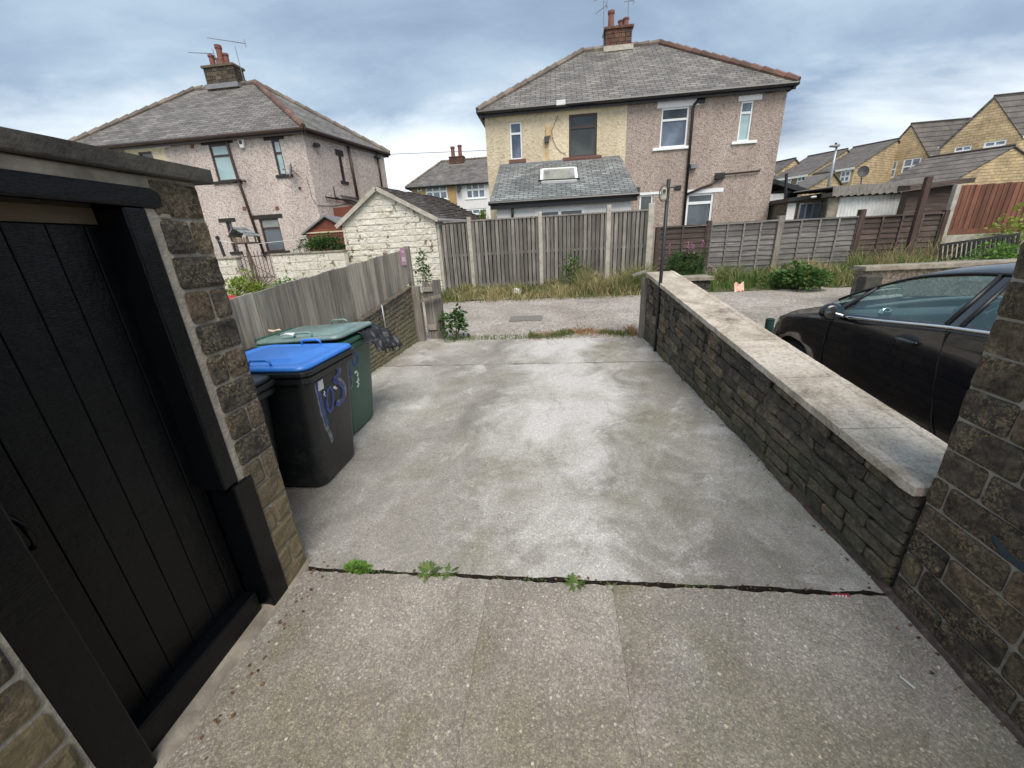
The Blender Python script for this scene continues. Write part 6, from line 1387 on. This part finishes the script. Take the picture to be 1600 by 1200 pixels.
iv = thing('ivy_shrub', 'loose light green shrub hanging over the red-brown fence at the right edge', 'shrub', tuple(aty(1590, 380, 11.3))); c = aty(1592, 372, 11.2); bush(iv, (c.x, c.y, c.z-.4), .75, .3, 1.1, 420, .10, 'leaf_yellow', clump=22)
iv = thing('ivy_shrub', 'green weeds around the dark trellis above the car roof', 'weeds', tuple(aty(1560, 400, 10.3))); c = aty(1565, 404, 10.2); bush(iv, (c.x, c.y, c.z-.25), .8, .3, .6, 900, .06, 'leaf_bright', clump=20)
fw_ = thing('fireweed_clump', 'clump of pink-flowered fireweed by the dark fence panel right of the black pole', 'wild flowers', tuple(aty(1070, 430, 10.3)))
mb = MB(); ml = MB(); mf = MB()
for _ in range(60):
    p = aty(random.uniform(1040, 1100), 436, 10.3+random.uniform(-.35, .4)); p.z = .38; h = random.uniform(.55, 1.02); lx = random.uniform(-.12, .12); top = p+Vector((lx, random.uniform(-.1, .1), h)); mb.tube([p, p.lerp(top, .5)+Vector((lx*.2, 0, 0)), top], [.006, .005, .003], 4)
    for k in range(34):
        q = p.lerp(top, random.uniform(.15, .9)); d = rdir(-.3); leaf(ml, q, (d.x, d.y, .5), random.uniform(.08, .13), ratio=.14)
    if random.random() < .2:
        for k in range(26): q = p.lerp(top, random.uniform(.82, 1.08)); d = rdir(-.5); leaf(mf, q, d, random.uniform(.03, .05)*(1.25-(q-p).length/h*.4))
mb.build('stem', 'twig', fw_); ml.build('foliage', 'leaf_dark', fw_); mf.build('flowers', 'flower_pink', fw_)['kind'] = 'stuff'
def joint_weed(name, label, u, v, r, h, n, kind):
    p = atz(u, v, .045); t = thing(name, label, 'weed', tuple(p)); mb = MB()
    for _ in range(n):
        d = rdir(.05); 
        if kind == 'cushion':
            cq = ((-.9, .25, .55), (-.3, .1, 1.0), (.35, -.1, .75), (.9, .15, .4), (.1, .5, .6))[_ % 5]; f_ = random.uniform(.3, 1); q = p+Vector((cq[0]*r*.8+d.x*r*.45*f_, cq[1]*r*.5+d.y*r*.35*f_, d.z*h*cq[2]*f_)); leaf(mb, q, (d.x, d.y, .3), random.uniform(.008, .019), ratio=.5)
        elif kind == 'rosette':
            t_ = random.random()*6.28; L = r*random.uniform(.5, 1.1); up = random.uniform(.25, 1.1); base = p+Vector((random.uniform(-.2, .2)*r, 0, 0)); dd = Vector((math.cos(t_), math.sin(t_), up)).normalized()
            k = 11; vs = []
            for i in range(k+1):
                f_ = i/k; c = base+dd*L*f_-Vector((0, 0, .35*L*f_*f_)); w_ = L*.10*math.sin(math.pi*min(f_*.75+.2, 1))*(1.5 if i % 2 else .45); s_ = dd.cross(Vector((0, 0, 1))).normalized()*w_; vs += [c-s_, c+s_+Vector((0, 0, .003))]
            mb.add(vs, [(i*2, i*2+1, i*2+3, i*2+2) for i in range(k)])
        else: q = p+Vector((random.uniform(-r, r), random.uniform(-.01, .02), 0)); blades(mb, [q], h*.5, h, .0016, .9)
    mb.build('leaves', 'grass_green' if kind == 'rosette' else 'leaf_bright', t); return t
joint_weed('joint_weed', 'small round bright green cushion weed at the left end of the concrete joint', 560, 891, .065, .05, 900, 'cushion')
joint_weed('joint_weed', 'jagged dandelion rosette in the concrete joint, larger of the middle pair', 671, 897, .085, .04, 60, 'rosette')
joint_weed('joint_weed', 'jagged dandelion rosette in the concrete joint, smaller right one of the middle pair', 704, 898, .07, .04, 36, 'rosette')
joint_weed('joint_weed', 'tiny sprig of weed alone in the concrete joint', 781, 908, .025, .012, 9, 'rosette')
joint_weed('joint_weed', 'ragged grassy weed tuft in the concrete joint right of the centre', 901, 914, .07, .035, 40, 'rosette')
joint_weed('joint_weed', 'thin flat green weed last along the concrete joint', 957, 919, .045, .015, 16, 'rosette')
joint_weed('wall_weed', 'small green weed at the foot of the right boundary wall', 1098, 612, .05, .04, 26, 'rosette').location.z = 0
mb = MB()
for _ in range(420):
    x = random.uniform(-1.25, 1.3)
    if noise.noise(Vector((x*4, 0, 21))) < .08: continue
    leaf(mb, (x, 1.436+random.gauss(0, .006), .046+random.uniform(0, .012)), rdir(.1), random.uniform(.006, .016), ratio=.35)
stuff(mb.build('joint_moss', ['grass_green']), 'sparse moss and seedlings rooted along the concrete joint', 'moss')
# grasses
def patch(name, label, pxs, n, hmin, hmax, wid, mats, sx, sy, lean=.6):
    mb = MB()
    for _ in range(n):
        u, v = random.choice(pxs); p = gnd(u+random.uniform(-1, 1)*sx, v); y = p.y+random.uniform(-sy, sy); x = p.x
        k = noise.noise(Vector((x*1.3, y*1.3, 5)))
        mi = 1 if k+random.uniform(-.35, .35) > .12 else 0
        blades(mb, [(x, y, SL*y)], hmin, hmax*(1+.6*k), wid, lean, mi)
    return stuff(mb.build(name, mats), label, 'grass')
def verge_pts(u0, u1, y0, y1, n):
    o = []
    for _ in range(n):
        a = aty(u0, 450, 10).x; b = aty(u1, 450, 10).x; o.append((random.uniform(a, b), random.uniform(y0, y1)))
    return o
def verge(name, label, u0, u1, y0, y1, n, h0, h1, mats, wid=.006, lean=.7, edge=0):
    mb = MB()
    for x, y in verge_pts(u0, u1, y0, y1, n):
        k = noise.noise(Vector((x*1.2, y*.8, 5)))
        if edge and y < y0+.35+noise.noise(Vector((x*1.7, 3, 0)))*.35: 
            if random.random() < .75: continue
        mi = 1 if k+random.uniform(-.4, .4) > .12 else 0; cl_ = noise.noise(Vector((x*3.1, y*2.2, 9)))
        if cl_ < -.12 and random.random() < .6: continue
        blades(mb, [(x, y, SL*y-.01)], h0, max(h0*1.3, h1*(.8+.8*k+1.1*cl_)), wid, lean, mi)
    return stuff(mb.build(name, mats), label, 'grass')
verge('verge_grass', 'rough grass verge along the foot of the board fence', 683, 1018, 8.95, 10.95, 15000, .04, .30, ['grass_mix', 'grass_straw'], wid=.009, lean=1.1, edge=1)
verge('tall_grass', 'tall straw-coloured grass before the right half of the board fence', 900, 1012, 9.3, 10.8, 3200, .20, .66, ['grass_straw', 'grass_mix'], .008, 1.0)
verge('tall_grass', 'tall green and straw grass along the foot of the lap fence', 1080, 1380, 9.2, 11.1, 13000, .08, .46, ['grass_green', 'grass_straw'], .009, .8, edge=1)
verge('tall_grass', 'green weeds and grass behind the yard wall at the far right', 1330, 1500, 9.4, 11.1, 3500, .2, .75, ['grass_green', 'grass_straw'], .007)
verge('verge_grass', 'green grass around the fireweed behind the end of the right wall', 1018, 1100, 9.3, 10.9, 2500, .15, .5, ['grass_green', 'grass_mix'], .007)
mb = MB()
for _ in range(3600):
    f_ = random.random(); u = 826+(992-826)*f_; y = random.gauss(6.0, .12)+.1*math.sin(u*.05); x = aty(u, 520, 6.0).x; k = noise.noise(Vector((x*3, y*3, 0))); blades(mb, [(x, y, SL*y-.005)], .01, .05+.10*max(0, k)+(.08 if u > 978 else 0), .005, 1.3, 1 if (k > .02) else 0)
stuff(mb.build('dead_grass', ['dead_red', 'grass_mix']), 'strip of dead reddish grass between the drive and the lane', 'grass')
mb = MB()
for _ in range(500): u = random.uniform(700, 830); p = aty(u, 527, 5.85+random.uniform(-.1, .15)); blades(mb, [(p.x, p.y, SL*p.y-.005)], .01, .06, .005, 1.0, 0)
stuff(mb.build('dead_grass', ['grass_green']), 'low green moss and grass along the left end of the drive edge', 'grass')
mb = MB()
for _ in range(700): y = random.uniform(1.6, 5.7); blades(mb, [(LP.w(y-1.7, 0, random.uniform(0, .03)).x, y, SL*y)], .005, .03, .003, 1.0)
stuff(mb.build('moss_fringe', ['grass_green']), 'thin mossy fringe along the foot of the left wall', 'moss')
